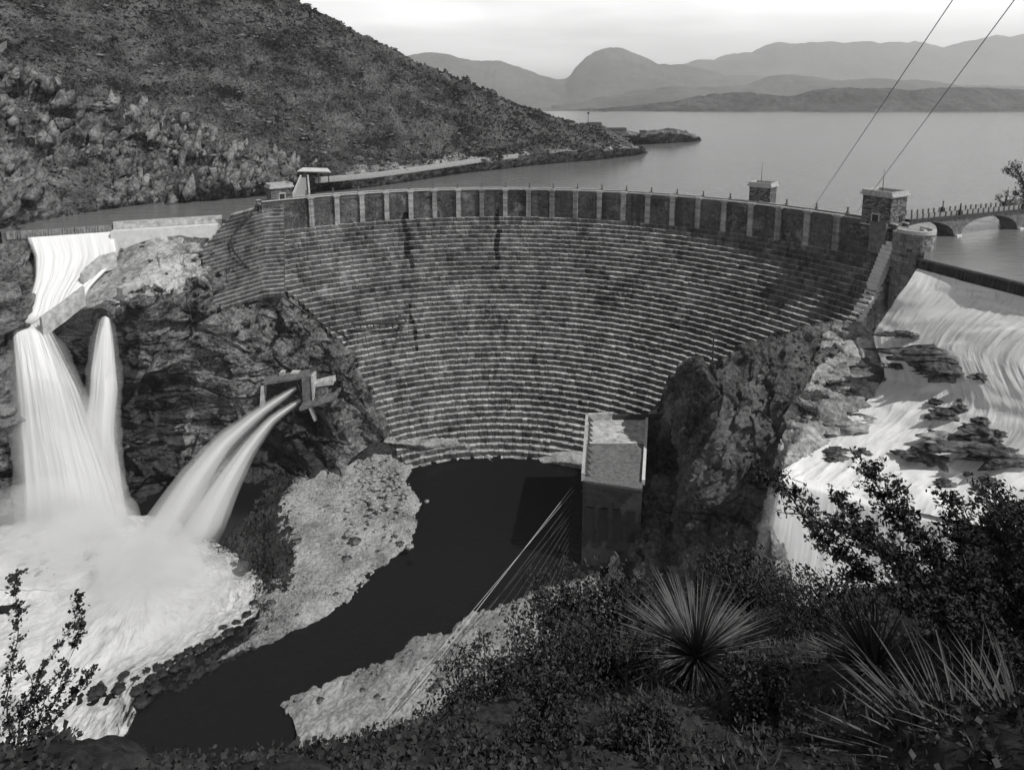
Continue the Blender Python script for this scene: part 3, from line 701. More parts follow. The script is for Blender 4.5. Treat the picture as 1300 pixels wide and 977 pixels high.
GR = [
 [Z(340, 893, -76), Z(430, 850, -76), Z(480, 832, -76), Z(560, 790, -76), Z(620, 765, -76), Z(700, 738, -76), Z(760, 720, -76)],
 [Z(350, 892, -72.4), Z(435, 852, -72), Z(490, 834, -71.8), Z(565, 795, -71.7), Z(630, 770, -71.7), Z(705, 742, -71.6), Z(760, 730, -71)],
 [Z(370, 905, -71), Z(450, 862, -70.6), Z(510, 845, -70.5), Z(580, 815, -70.6), Z(640, 790, -70.4), Z(715, 760, -70), Z(770, 745, -69)],
 [Z(380, 950, -70), Z(460, 900, -69.5), Z(530, 880, -69), Z(600, 850, -69), Z(660, 830, -69), Z(730, 800, -67), Z(800, 780, -62)],
 [Z(380, 1100, -69), Z(470, 1050, -68.5), Z(560, 1000, -67.5), Z(640, 960, -66), Z(700, 930, -64), Z(780, 900, -58), Z(850, 880, -50)]]
_o, GR_, _n = sheet('gravel_bar', GR, 300, 260, M['gravel'], lambda P: gdisp(P)+.25*fbm(P/2.2, 3, 77)*1.5)
# toe debris at foot of the dam by the powerhouse
TD = [[Z(690, 592, -76), Z(712, 596, -76), Z(735, 606, -76), Z(760, 615, -76)], [Z(688, 588, -72), Z(712, 586, -70.5), Z(738, 590, -70), Z(765, 600, -70)], [Z(680, 575, -71), Z(712, 574, -70), Z(745, 578, -69), Z(770, 580, -69)]]
sheet('gravel_bar', TD, 60, 40, M['gravel'], gdisp)
TS = [(488, 546), (510, 551), (540, 553), (575, 556), (605, 562), (628, 572)]
sheet('gravel_bar', [[D(x, y, 1.5) for x, y in TS], [D(x, y+7, -1.0) for x, y in TS], [D(x, y+13, -2.2) for x, y in TS[:3]]+[Z(x, y+14, -71.6) for x, y in TS[3:]], [Z(x, y+23, -73.5) for x, y in TS]], 160, 50, M['gravel'], lambda P: gdisp(P)+.3*facet(P/1.4, 79))
# ---- right cliff between gorge and spillway
RT = [  # columns left to right, each from the top edge down
 [(806, 612, 156), (800, 635, 147), (790, 670, 134), (775, 710, 126), (755, 750, 117), (700, 840, 101), (640, 1000, 80)],
 [(826, 560, 154), (822, 590, 147), (816, 635, 138), (805, 695, 125), (790, 760, 116), (765, 850, 100), (740, 1000, 80)],
 [(842, 512, 158), (842, 560, 147), (838, 620, 134), (833, 690, 123), (828, 760, 113), (820, 850, 99), (820, 1000, 78)],
 [(853, 498, 158), (853, 550, 148), (853, 610, 136), (851, 680, 125), (848, 750, 117), (845, 850, 100), (850, 1000, 79)],
 [(864, 478, 148), (866, 535, 138), (868, 600, 127), (870, 670, 117), (872, 745, 112), (872, 840, 98), (880, 1000, 78)],
 [(905, 464, 138), (908, 525, 129), (908, 590, 121), (910, 660, 115), (912, 740, 110), (915, 840, 97), (940, 1000, 76)],
 [(955, 447, 140), (955, 505, 130), (952, 570, 120), (948, 640, 114), (946, 720, 108), (952, 830, 95), (980, 1000, 74)],
 [(1005, 430, 145), (1000, 480, 134), (988, 540, 122), (970, 610, 111), (958, 690, 104), (965, 800, 93), (1000, 1000, 72)],
 [(1045, 420, 153), (1036, 468, 139), (1008, 525, 124), (982, 590, 110), (966, 690, 101), (975, 800, 92), (1010, 1000, 72)],
 [(1070, 412, 157), (1085, 465, 137), (1045, 522, 121.5), (998, 580, 108), (975, 650, 101), (995, 800, 90), (1020, 1000, 74)],
 [(1095, 413, 153), (1122, 480, 132), (1060, 540, 119), (1005, 590, 107), (982, 660, 100.5), (1010, 820, 90), (1040, 1000, 76)],
 [(1120, 440, 149), (1140, 510, 129), (1080, 565, 117.5), (1020, 610, 105.5), (1000, 700, 98.5), (1040, 880, 87), (1070, 1000, 78)]]
RC = [[A(*c) for c in col] for col in RT]
RC = [[c[0]+np.array([0, 16, -14]), c[0]+np.array([0, 4, -1.2])]+c for c in RC]
rdr = crag(3.0, 12, 32, dipm(-.5, .6, .4, .7))
def fadeRC(nv, nu):
    v = np.linspace(0, 1, nv)[:, None]; u = np.linspace(0, 1, nu)[None, :]
    return np.clip((1-v)*3.2, .12, 1)*np.clip(u*6+.15, .15, 1)
rcl, RG, RN = sheet('gorge_rock', RC, 520, 620, M['cliff_r'], lambda P: rdr(P), fade=fadeRC)
# pale worn shelf (old river-worn rock) on the spillway side: a skin of its own rock
SH_ = [[p+np.array([0, 0, dz]) for p in RC[k_][1:8]] for k_, dz in ((8, .2), (9, .6), (10, .5), (11, -.6))]
sheet('rock_shelf', SH_, 260, 110, M['shelf'], lambda P: crag(1.3, 6, 62, dipm(.2, .3, .9, .5), .1)(P))
# ---- spillway bed under the cascade on the right, and the water itself
CB = [
 [wr0+fr*1.2+[0, 0, -1.9], wr1+fr*1.2+[0, 0, -1.9], wr2+fr*1.2+[0, 0, -1.9], wr2+[10, -28, -2]],
 [A(1152, 362, 143.5), A(1228, 378, 134), A(1310, 403, 120.5), A(1460, 450, 101)],
 [A(1124, 398, 142.5), A(1210, 405, 131), A(1305, 428, 117), A(1480, 490, 96)],
 [A(1110, 428, 141.5), A(1200, 440, 127), A(1310, 470, 111), A(1500, 540, 91)],
 [A(1124, 482, 130.5), A(1205, 500, 118), A(1320, 530, 103), A(1530, 600, 86)],
 [A(1060, 545, 118), A(1180, 565, 109), A(1320, 595, 97), A(1560, 670, 82)],
 [A(1002, 592, 105.5), A(1110, 615, 101), A(1330, 650, 90), A(1600, 730, 77)],
 [A(984, 603, 102.5), A(1095, 635, 98.5), A(1340, 690, 87), A(1640, 780, 74)]]
def cdisp(P):
    t = fbm(P*np.array([.07, .13, .1]), 3, 81)
    return .55*np.tanh(t*2.5)+.16*fbm(P*np.array([.30, .09, .4]), 4, 83, ridged=True)
def casc():
    G = loft(CB, 340, 300); n = grid_normals(G); P = G.reshape(-1, 3)
    W = np.linalg.norm(np.diff(G, axis=1), axis=2); U = np.concatenate([np.zeros((300, 1)), np.cumsum(W, 1)], 1); L = np.linalg.norm(np.diff(G, axis=0), axis=2); V = np.concatenate([np.zeros((1, 340)), np.cumsum(L, 0)], 0)
    UVp = np.stack([U, V, U*0], 2).reshape(-1, 3)
    G2 = G+n*(cdisp(UVp).reshape(300, 340)*np.minimum(1, np.linspace(.1, 4, 300))[:, None]*.8)[..., None]
    o = mesh_obj('spillway_bed', (G-n*1.7-[0, 0, .5])[:285].reshape(-1, 3), grid_faces(285, 340), M['wet']); props(o, kind='structure')
    W = np.linalg.norm(np.diff(G, axis=1), axis=2); U = np.concatenate([np.zeros((300, 1)), np.cumsum(W, 1)], 1)
    L = np.linalg.norm(np.diff(G, axis=0), axis=2); V = np.concatenate([np.zeros((1, 340)), np.cumsum(L, 0)], 0)
    o = mesh_obj('white_water', G2.reshape(-1, 3), grid_faces(300, 340), M['casc'], smooth=True, uv=np.stack([U, V, U*0+3], 2).reshape(-1, 3)); props(o, kind='structure')
    return G2
CG = casc()
lip = CB[-1]
fsheet('waterfall', [[A(985, 597, 104.5), A(1040, 612, 102), A(1095, 627, 100), A(1220, 655, 95)], [A(983, 607, 101.5), A(1040, 623, 99.8), A(1097, 640, 97.6), A(1230, 672, 92)], [A(976, 640, 100.5), A(1035, 652, 99), A(1097, 668, 97), A(1240, 700, 91)],
 [A(966, 700, 99), A(1025, 705, 97.5), A(1095, 720, 96), A(1250, 750, 90)], [A(955, 765, 97), A(1020, 775, 96.5), A(1095, 790, 94), A(1250, 820, 89)], [A(945, 860, 95.5), A(1010, 870, 95), A(1095, 890, 92), A(1250, 920, 88)]],
 260, 200, M['fall'], 'broad white waterfall right', .2, 3, (1.2, 2.0))
# left cascade + falls
_o, LCG = fsheet('white_water', [[wl0+fwd*.9+[0, 0, -1.9], wl0*.5+wlm*.5+fwd*.9+[0, 0, -1.9], wlm+fwd*.9+[1, 0, -1.9]],
 [A(42, 325, 176.5), A(90, 325, 179.5), A(152, 322, 183)], [A(42, 350, 170), A(88, 348, 173), A(140, 340, 178)],
 [A(36, 375, 163.5), A(78, 376, 164.5), A(118, 362, 170)], [A(30, 400, 157), A(66, 400, 158.5), A(104, 386, 163)], [A(14, 414, 155.5), A(42, 414, 156.5), A(66, 406, 158.5)]],
 200, 200, M['fall'], 'left cascade', .35, 5, (.9, .9), lobes=.8)
fsheet('waterfall', [[A(14, 412, 156), A(38, 412, 156.5), A(62, 408, 157.5)], [A(14, 425, 152.5), A(42, 425, 153), A(76, 435, 153.5)], [A(18, 480, 147), A(60, 482, 147), A(106, 492, 148)],
 [A(22, 540, 144.5), A(75, 545, 144.5), A(130, 550, 146)], [A(26, 610, 142), A(90, 612, 141.5), A(158, 620, 143)], [A(28, 680, 139), A(100, 682, 138), A(178, 680, 140)], [Z(36, 712, -73), Z(100, 715, -73), Z(175, 712, -73)]],
 260, 260, M['fall'], 'tall left waterfall', .18, 6, (1.6, 3.5))
fsheet('waterfall', [[A(128, 403, 158), A(134, 401, 158.3), A(141, 405, 158.5)], [A(122, 425, 156), A(133, 425, 156.2), A(146, 430, 156.5)], [A(114, 470, 153), A(132, 470, 153), A(150, 480, 154)], [A(112, 500, 151.5), A(133, 498, 151), A(152, 495, 153)],
 [A(106, 540, 148.5), A(130, 545, 148.5), A(148, 545, 151)], [A(104, 600, 146), A(130, 605, 146), A(153, 605, 149)], [A(104, 660, 143), A(135, 660, 142.5), A(162, 655, 146)]],
 140, 220, M['fall'], 'narrow waterfall', .12, 7, (1.0, 1.0))
# ================================================================== POOL FOAM, JETS, SPRAY
def white_foam():
    m, nt, b = new_mat('churned_foam')
    fl = attr(nt, 'flow', 'Vector')
    sp = N(nt, 'ShaderNodeSeparateXYZ'); nt.links.new(fl, sp.inputs[0])
    n1 = noise(nt, .22, 7, .62, vec=fl, stretch=(1, .5, 1), dist=1.2); n2 = noise(nt, 1.1, 5, .6, vec=fl, stretch=(1, .35, 1), dist=.8)
    e = sp.outputs[2]
    f = mth(nt, 'ADD', mth(nt, 'MULTIPLY', e, .010), mth(nt, 'ADD', mth(nt, 'MULTIPLY', n1, .5), mth(nt, 'MULTIPLY', n2, .5)))
    c = ramp(nt, f, [(.40, .08), (.53, .42), (.66, .66)]); nt.links.new(c, b.inputs['Base Color']); b.inputs['Roughness'].default_value = .8
    a = mth(nt, 'ADD', mth(nt, 'MULTIPLY', e, .075), mth(nt, 'MULTIPLY', n2, 1.0))
    al = N(nt, 'ShaderNodeMapRange'); al.inputs[1].default_value = .5; al.inputs[2].default_value = .66; nt.links.new(a, al.inputs[0]); nt.links.new(al.outputs[0], b.inputs['Alpha'])
    bump(nt, b, mth(nt, 'ADD', n1, mth(nt, 'MULTIPLY', n2, .5)), .8); return m
M['foam'] = white_foam()
FR = [[Z(-330, 655, -71.65), Z(-120, 655, -71.65), Z(60, 652, -71.65), Z(205, 655, -71.65)],
      [Z(-330, 690, -71.65), Z(-120, 690, -71.65), Z(80, 690, -71.65), Z(275, 690, -71.65)],
      [Z(-330, 730, -71.65), Z(-120, 730, -71.65), Z(100, 730, -71.65), Z(330, 722, -71.65)],
      [Z(-330, 780, -71.65), Z(-120, 780, -71.65), Z(100, 780, -71.65), Z(332, 775, -71.65)],
      [Z(-330, 830, -71.65), Z(-120, 830, -71.65), Z(80, 830, -71.65), Z(268, 820, -71.65)],
      [Z(-330, 880, -71.65), Z(-120, 880, -71.65), Z(40, 880, -71.65), Z(188, 868, -71.65)],
      [Z(-330, 1000, -71.65), Z(-120, 1000, -71.65), Z(0, 1000, -71.65), Z(140, 1000, -71.65)]]
def foam():
    G = loft(FR, 420, 360); P = G.reshape(-1, 3)
    W = np.linalg.norm(np.diff(G, axis=1), axis=2); U = np.concatenate([np.zeros((360, 1)), np.cumsum(W, 1)], 1)
    e = np.minimum((U[:, -1:]-U), 14)
    imp = Z(185, 750, -71.65)                                     # where the jets land: heaped water, streaks radiate from here
    dx, dy = G[..., 0]-imp[0], G[..., 1]-imp[1]; rr = np.hypot(dx, dy); th = np.arctan2(dy, dx)
    G[..., 2] += (.5*fbm(P*np.array([.14, .2, 1]), 4, 111)+.18*fbm(P*.8, 3, 113)).reshape(360, 420)+3.0*np.exp(-(rr/12)**2)
    o = mesh_obj('white_water', G.reshape(-1, 3), grid_faces(360, 420), M['foam'], smooth=True, uv=np.stack([th*14, rr, e], 2).reshape(-1, 3)); props(o, kind='structure')
foam()
def vol_mat(name, dens, alb=.98, aniso=.0):
    m = bpy.data.materials.new(name); m.use_nodes = True; nt = m.node_tree; nt.nodes.remove(nt.nodes['Principled BSDF'])
    v = N(nt, 'ShaderNodeVolumePrincipled'); v.inputs['Color'].default_value = (alb, alb, alb, 1); v.inputs['Density'].default_value = dens; v.inputs['Anisotropy'].default_value = aniso
    nt.links.new(v.outputs[0], nt.nodes['Material Output'].inputs['Volume']); return m
M['plume'] = vol_mat('white_plume', .45, .995); M['spray'] = vol_mat('fine_spray', .10, .99); M['mist'] = vol_mat('mist', .05)
M['jet'] = white_mat('jet_water', .58, .76, .55, .035, edge=False, thr=(.3, .6), bd=.25)
def outward(V, Fc):
    s = 0.0
    for f in (Fc if isinstance(Fc, list) else Fc.tolist()):
        a = V[f[0]]
        for k in range(1, len(f)-1): s += float(np.dot(a, np.cross(V[f[k]], V[f[k+1]])))
    return Fc if s > 0 else ([list(f)[::-1] for f in Fc] if isinstance(Fc, list) else Fc[:, ::-1].copy())
def outward(V, Fc):
    s = 0.0
    for f in (Fc if isinstance(Fc, list) else Fc.tolist()):
        a = V[f[0]]
        for k in range(1, len(f)-1): s += float(np.dot(a, np.cross(V[f[k]], V[f[k+1]])))
    return Fc if s > 0 else ([list(f)[::-1] for f in Fc] if isinstance(Fc, list) else Fc[:, ::-1].copy())
def jet(label, pts, rad, seed):
    pts = catm(np.array(pts)[:, None, :], 120)[:, 0]; s = np.linspace(0, 1, len(rad)); rads = np.interp(np.linspace(0, 1, 120), s, rad)
    root = thing('water_jet', label, 'water jet', tuple(pts[0]), 'water jets from the outlet valves')
    def tube(nm, k, mat, amp, n=72, kk=0, uvs=True):
        V = []; UV = []
        for i, p in enumerate(pts):
            t = pts[min(i+1, 119)]-pts[max(i-1, 0)]; t /= np.linalg.norm(t); u = np.cross(t, [0, 0, 1.]); u /= np.linalg.norm(u); w_ = np.cross(u, t)
            for j in range(n):
                a = 2*math.pi*j/n; V.append([p, u*math.cos(a)+w_*math.sin(a)]); UV.append([rads[i]*0+6*math.cos(a)+3*math.sin(2*a), i*.6, 3])
        V = np.array(V); UV = np.array(UV, float)
        Q = np.stack([UV[:, 0]*.5+seed*9, UV[:, 1]*.05, V[:, 1, 2]*3], 1)
        r = np.repeat(rads, n)*k*(1+amp*fbm(Q, 4, seed+kk))
        X = V[:, 0]+V[:, 1]*r[:, None]-pts[0]
        i = np.arange(120*n).reshape(120, n); j = np.roll(i, -1, axis=1)
        Fc = np.stack([i[:-1].ravel(), j[:-1].ravel(), j[1:].ravel(), i[1:].ravel()], 1).tolist()+[list(range(n))[::-1], list(range(119*n, 120*n))]
        return mesh_obj(nm, X, outward(X, Fc), mat, root, True, uv=UV)
    tube('water_core', .30, M['jet'], .10)
    tube('water_plume', .80, M['plume'], .10, kk=5)
    tube('spray_sheath', 1.15, M['spray'], .05, kk=9)
    return root
jet('upper of two long white jets of water arching from the outlet valves', [A(377, 491, 168), A(330, 523, 163.5), A(285, 562, 158), A(250, 606, 151), A(221, 655, 143), A(194, 705, 134), Z(168, 757, -72.5)], [.7, 1.7, 2.9, 4.2, 5.5, 6.8, 8.0], 3)
jet('lower of two long white jets of water arching from the outlet valves', [A(382, 507, 167), A(345, 533, 162), A(314, 570, 156.5), A(286, 615, 149), A(262, 660, 141), A(238, 710, 132), Z(212, 762, -72.5)], [.7, 1.5, 2.6, 3.9, 5.2, 6.5, 7.8], 4)
def blob(c, r, mat, seed, name='mist'):
    n, mm = 40, 24; V = []
    for i in range(mm+1):
        t = math.pi*i/mm
        for j in range(n):
            a = 2*math.pi*j/n; V.append([math.sin(t)*math.cos(a), math.sin(t)*math.sin(a), math.cos(t)])
    V = np.array(V); d = 1+.28*fbm(V*1.6+seed*5, 3, seed); X = V*d[:, None]*np.array(r)
    i = np.arange((mm+1)*n).reshape(mm+1, n); j = np.roll(i, -1, axis=1)
    Fc = np.stack([i[:-1].ravel(), i[1:].ravel(), j[1:].ravel(), j[:-1].ravel()], 1)
    return props(mesh_obj(name, X+np.array(c), outward(X, Fc), mat, None, True), kind='stuff')
i1 = Z(185, 745, -70)
for k_, (px, py, z_, r_, mt) in enumerate([(165, 735, -68, (13, 11, 6.5), 'mist'), (215, 760, -69, (12, 9, 5), 'mist'), (95, 700, -68, (16, 8, 7), 'mist'), (20, 700, -69, (14, 9, 5), 'mist'), (120, 670, -66, (11, 5, 8), 'mist'), (70, 650, -64, (17, 5, 9), 'mist'), (110, 690, -69, (20, 7, 6), 'mist'), (190, 720, -66, (11, 9, 8), 'mist'), (160, 770, -70, (24, 16, 4), 'mist'), (1030, 760, -58, (12, 5, 7), 'mist')]):
    c = Z(px, py, z_); blob(c, r_, M[mt], 20+k_)
def on_pix(G, px, py, maxY=1e9):
    Gf = G.reshape(-1, 3); x, y = project(Gf); d = (x-px)**2+(y-py)**2+(Gf[:, 1] > maxY)*1e6; return Gf[d.argmin()]
# rim stones half in the foam
def boulder(name, label, cat, c, r, seed, mat, group=None, sq=(1, 1, .7), kind=None, rough=.25):
    n, mm = 28, 16; V = []
    for i in range(mm+1):
        t = math.pi*i/mm
        for j in range(n):
            a = 2*math.pi*j/n; V.append([math.sin(t)*math.cos(a), math.sin(t)*math.sin(a), math.cos(t)])
    V = np.array(V); d = 1+rough*facet(V*1.9+seed*3.1, seed)+.08*fbm(V*3+seed, 3, seed); X = V*d[:, None]*r*np.array(sq)
    i = np.arange((mm+1)*n).reshape(mm+1, n); j = np.roll(i, -1, axis=1)
    Fc = np.stack([i[:-1].ravel(), i[1:].ravel(), j[1:].ravel(), j[:-1].ravel()], 1)
    return props(mesh_obj(name, X, outward(X, Fc), mat, None, False, loc=tuple(c)), label, cat, group, kind)
k_ = 0
for (px, py, r) in [(152, 873, 1.0), (124, 878, 1.3), (172, 862, .7), (158, 858, .9), (186, 852, .8), (200, 848, 1.0), (214, 842, .7), (193, 862, 1.0), (206, 855, .8), (176, 876, 1.1), (228, 834, .9), (240, 826, .8), (252, 824, 1.0), (266, 815, .8), (277, 812, .7), (290, 803, .9), (222, 848, .8), (238, 840, 1.1), (300, 790, .7), (313, 780, .8), (196, 874, 1.2), (180, 890, 1.2), (283, 797, .8), (322, 765, .7)]:
    boulder('boulder', 'dark wet boulder in the line of rocks where the foam meets the still river', 'boulder', Z(px, py, -71.6), r, 40+k_, M['wet'], 'wet boulders edging the foam', (1.2, 1, .75)); k_ += 1
# ledges standing out of the right cascade
for j_, (px, py, Yv, r, sq, lb) in enumerate([
  (1192, 447, 134.5, 6.5, (1.5, .55, .13), 'flat dark rock ledge breaking the upper right cascade'),
  (1207, 472, 130, 4.2, (1.35, .6, .38), 'rounded rubble-covered rock standing in the middle of the right cascade'),
  (1205, 524, 121, 2.4, (1.3, .8, .28), 'small slab of wet rock below the rounded rock in the cascade'),
  (1258, 548, 114, 2.9, (1.5, .8, .22), 'dark low rock right of the small slab in the cascade'),
  (1212, 561, 113, 3.3, (1.6, .7, .3), 'blocky pale-topped ledge near the lip of the right cascade'),
  (1282, 575, 108, 4.5, (1.8, .6, .18), 'long flat ledge at the right edge of the cascade'),
  (1168, 577, 111, 2.4, (1.5, .7, .25), 'dark wet slab left of the blocky ledge in the cascade'),
  (1190, 583, 110, 2.0, (1.4, .8, .3), 'dark notched rock between two slabs near the cascade lip'),
  (1158, 424, 141, 2.6, (1.9, .5, .2), 'thin dark rock rib near the dam end of the cascade'),
  (1070, 540, 121.5, 4.2, (1.3, .7, .28), 'smooth pale boulder at the left bank of the cascade')]):
    boulder('rock_ledge', lb, 'rock', on_pix(CG, px, py)+[0, 0, -.1], r*1.1, 70+j_, M['shelf'] if 'pale' in lb else M['cliff'], None, sq, None, .55)
WS = [[Z(250, 690, -76), Z(300, 640, -75), Z(350, 610, -72), Z(400, 585, -71)], [Z(262, 705, -72.6), Z(310, 670, -71), Z(345, 650, -69.4), Z(384, 640, -71)], [Z(300, 725, -72), Z(330, 710, -70.8), Z(352, 700, -69.5), Z(388, 695, -71)],
 [Z(326, 745, -72), Z(345, 740, -71), Z(362, 738, -70), Z(394, 735, -71.6)], [Z(328, 785, -72), Z(340, 783, -71.65), Z(355, 780, -70.4), Z(388, 775, -72)], [Z(262, 822, -72.3), Z(285, 826, -71.7), Z(305, 826, -71.4), Z(345, 815, -73)], [Z(190, 868, -72.6), Z(205, 876, -72.2), Z(220, 880, -72.2), Z(240, 880, -73)]]
sheet('gravel_bar', WS, 220, 300, M['wet'], lambda P: rockdisp(.9, 1.6, 66)(P))
# scattered boulders on the gravel bar
pts_ = [(476+rnd.gauss(0, 20)+rnd.choice([-14, 0, 10]), 612+rnd.gauss(0, 30)) for _ in range(230)]
for (px, py) in pts_:
    c = Z(px, py, -69.6)
    boulder('stone', 'pale angular stone in the rock pile on the left gravel bar', 'stone', c, rnd.uniform(.2, .5)+.6*rnd.random()**4, rnd.randint(1, 99), M['gravel'], 'loose stones piled on the left gravel bar', (1.2, .9, .7))
k_ = 0
while k_ < 46:
    G_ = (GG, GR_)[k_ % 2]; px, py = (rnd.uniform(310, 535), rnd.uniform(560, 800)) if k_ % 2 == 0 else (rnd.uniform(400, 715), rnd.uniform(745, 888))
    c = on_pix(G_, px, py)
    if c[2] < RIV: continue
    boulder('boulder', 'weathered boulder lying on one of the pale gravel bars', 'boulder', c, .25+1.1*rnd.random()**3, 700+k_, M['cliff'], 'boulders strewn over the gravel bars', (1.2, .9, .65), None, .4); k_ += 1
# ================================================================== TRAINING WALLS by the left cascade
def wallpx(label, pp, top, bot, th, mat='conc', name='training_wall', cat='wall'):
    return wall_line(name, label, cat, [A(*p) for p in pp], [A(*p)[2]+top for p in pp], [A(*p)[2]-bot for p in pp], th, M[mat])
wallpx('bent concrete wall at the upper right edge of the left cascade', [(104, 354, 170), (110, 346, 172), (128, 331, 177), (147, 326, 180)], 1.6, 3.5, 1.0)
wallpx('straight sloping concrete wall guiding the left cascade to its lip', [(52, 409, 154), (78, 391, 158.5), (106, 369, 164)], 1.4, 4, 1.2)
wallpx('short leaning concrete buttress on the pale rock shelf', [(152, 372, 163), (166, 366, 166), (184, 358, 170)], 1.6, 6, 2.4, 'conc', 'buttress', 'buttress')
# ================================================================== OUTLET WORKS with two valves
oc = A(372, 500, 170); ow = thing('outlet_works', 'concrete outlet house with dark recess set in the left cliff', 'outlet house', tuple(oc-[0, 1.6, 0]))
def lp(px, py, Y): return A(px, py, Y)-oc
def slab(name, quad, dep, mat, parent=ow, dirv=(0, 1, 0)):
    q = [np.asarray(p, float) for p in quad]; d = np.array(dirv, float)*dep; m = MB(); m.prism([p for p in q], [p+d for p in q]); return m.build(name, mat, parent)
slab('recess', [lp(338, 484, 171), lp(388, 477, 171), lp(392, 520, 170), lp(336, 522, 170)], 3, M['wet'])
slab('lintel', [lp(334, 486, 168), lp(389, 477, 168), lp(389, 474.5, 168), lp(334, 483, 168)], 5, M['conc_dark'])
slab('jamb', [lp(334, 483, 168), lp(337.5, 483, 168), lp(336, 512, 168), lp(332.5, 512, 168)], 5, M['conc'])
slab('pier', [lp(385, 475, 166.5), lp(397, 474, 166.5), lp(397, 508, 166.5), lp(387, 508, 166.5)], 3, M['conc_dark'])
slab('pier', [lp(396.8, 474, 166.2), lp(399.5, 474, 166.2), lp(401, 510, 166.2), lp(399, 510, 166.2)], 3, M['conc'])
slab('side_house', [lp(400, 487, 168), lp(416, 487, 168.5), lp(420, 503, 168), lp(403, 508, 167.5)], 3, M['conc_dark'])
slab('side_roof', [lp(399, 484, 167.6), lp(424, 478, 168), lp(425, 485, 168), lp(400, 488, 167.6)], 3, M['conc'])
slab('gatehouse', [lp(357, 470, 171), lp(362, 470, 171), lp(362, 480, 171), lp(357, 480, 171)], 2, M['conc'])
slab('gatehouse', [lp(371, 470, 171), lp(381, 470, 171), lp(381, 478, 171), lp(371, 478, 171)], 2, M['conc'])
slab('platform', [lp(382, 514, 163), lp(428, 500, 165), lp(428, 503.5, 165), lp(383, 518, 163)], 6, M['conc_dark'])
slab('prop', [lp(394, 515, 165), lp(397, 514, 165), lp(404, 530, 166), lp(401, 531, 166)], 1, M['conc_lt'])
for (px, py, Yv, lb) in ((377, 491, 168, 'upper bronze-dark outlet valve at the head of the upper jet'), (383, 506.5, 167, 'lower dark ribbed outlet valve at the head of the lower jet')):
    c = A(px, py, Yv); t = thing('outlet_valve', lb, 'valve', tuple(c))
    d = np.array([1, .72, .28]); d /= np.linalg.norm(d)
    m = MB(); m.tube([-d*.3, d*1.0, d*2.4, d*5], [.95, 1.15, 1.35, 1.4], 16); m.build('barrel', M['iron'], t, True)
    for k_ in range(4):
        m = MB(); m.tube([d*(.3+k_*.75), d*(.52+k_*.75)], [1.5, 1.5], 16); m.build('flange', M['conc_dark'], t)
# ================================================================== POWERHOUSE
zr = -50.0
q = [Z(740, 607, zr), Z(815, 612, zr), Z(820, 530, zr), Z(745, 533, zr)]      # near left, near right, far right, far left
pc = sum(q)/4; ph = thing('powerhouse', 'flat-roofed powerhouse at the foot of the dam against the right cliff', 'powerhouse', (pc[0], pc[1], RIV))
pl = np.array([pc[0], pc[1], RIV]); q = [p-pl for p in q]; zz = zr-RIV
lev = lambda P, z_: [np.array([p[0], p[1], z_]) for p in P]
mid = lambda a, b, t: a*(1-t)+b*t
m = MB(); m.prism(lev(q, -5), lev(q, zz-.3)); m.build('wall', M['dark_wall'], ph)
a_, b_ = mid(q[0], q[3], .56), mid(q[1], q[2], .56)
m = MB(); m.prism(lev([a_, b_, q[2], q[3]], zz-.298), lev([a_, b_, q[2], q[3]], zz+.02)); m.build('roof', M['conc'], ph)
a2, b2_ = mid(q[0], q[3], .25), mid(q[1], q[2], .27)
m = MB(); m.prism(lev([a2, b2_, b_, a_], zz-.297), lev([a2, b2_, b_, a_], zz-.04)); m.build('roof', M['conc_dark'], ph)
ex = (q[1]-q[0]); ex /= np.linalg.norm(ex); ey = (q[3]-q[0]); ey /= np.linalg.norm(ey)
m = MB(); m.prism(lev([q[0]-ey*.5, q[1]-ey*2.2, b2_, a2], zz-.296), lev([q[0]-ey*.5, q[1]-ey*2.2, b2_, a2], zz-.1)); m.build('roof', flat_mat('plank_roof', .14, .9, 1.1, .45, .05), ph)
for i, t_ in enumerate(np.linspace(.04, .97, 11)):
    p = mid(q[0], q[3], t_); m = MB(); m.prism([p+ex*.6+[0, 0, zz], p+ex*1.9+[0, 0, zz], p+ex*1.9+ey*.35+[0, 0, zz], p+ex*.6+ey*.35+[0, 0, zz]], [p+ex*.6+[0, 0, 1.5+zz-p[2]*0], p+ex*.75+[0, 0, 1.5+zz], p+ex*.75+ey*.35+[0, 0, 1.5+zz], p+ex*.6+ey*.35+[0, 0, 1.5+zz]])
    for v in m.v: v[2] -= p[2]
    m.build('parapet_brace', M['conc_dark'], ph)
def lbox(name, p0, p1, wd, z0, z1, mat):
    d = (p1-p0); d = d/np.linalg.norm(d[:2]); nn = np.array([-d[1], d[0], 0])*wd/2
    m = MB(); P = [p0-nn, p1-nn, p1+nn, p0+nn]; m.prism(lev(P, z0), lev(P, z1)); return m.build(name, mat, ph)
lbox('parapet', q[0]-ey*.5, q[3], .7, zz-.3, zz+1.7, M['coping'])
lbox('parapet', mid(q[3], q[2], .02), mid(q[3], q[2], .42), .8, zz-.2, zz+1.9, M['conc'])
lbox('parapet', mid(q[3], q[2], .42), q[2]+ex*5, .8, zz-.2, zz+1.3, M['wood'])
lbox('cornice', q[0]-ey*.55+ex*.4, q[1]-ey*2.3, .8, zz-1.2, zz-.31, M['wood'])
lbox('side_curb', q[1]+ex*.3, q[2]+ex*.3, .7, zz-.6, zz+.7, M['conc_lt'])
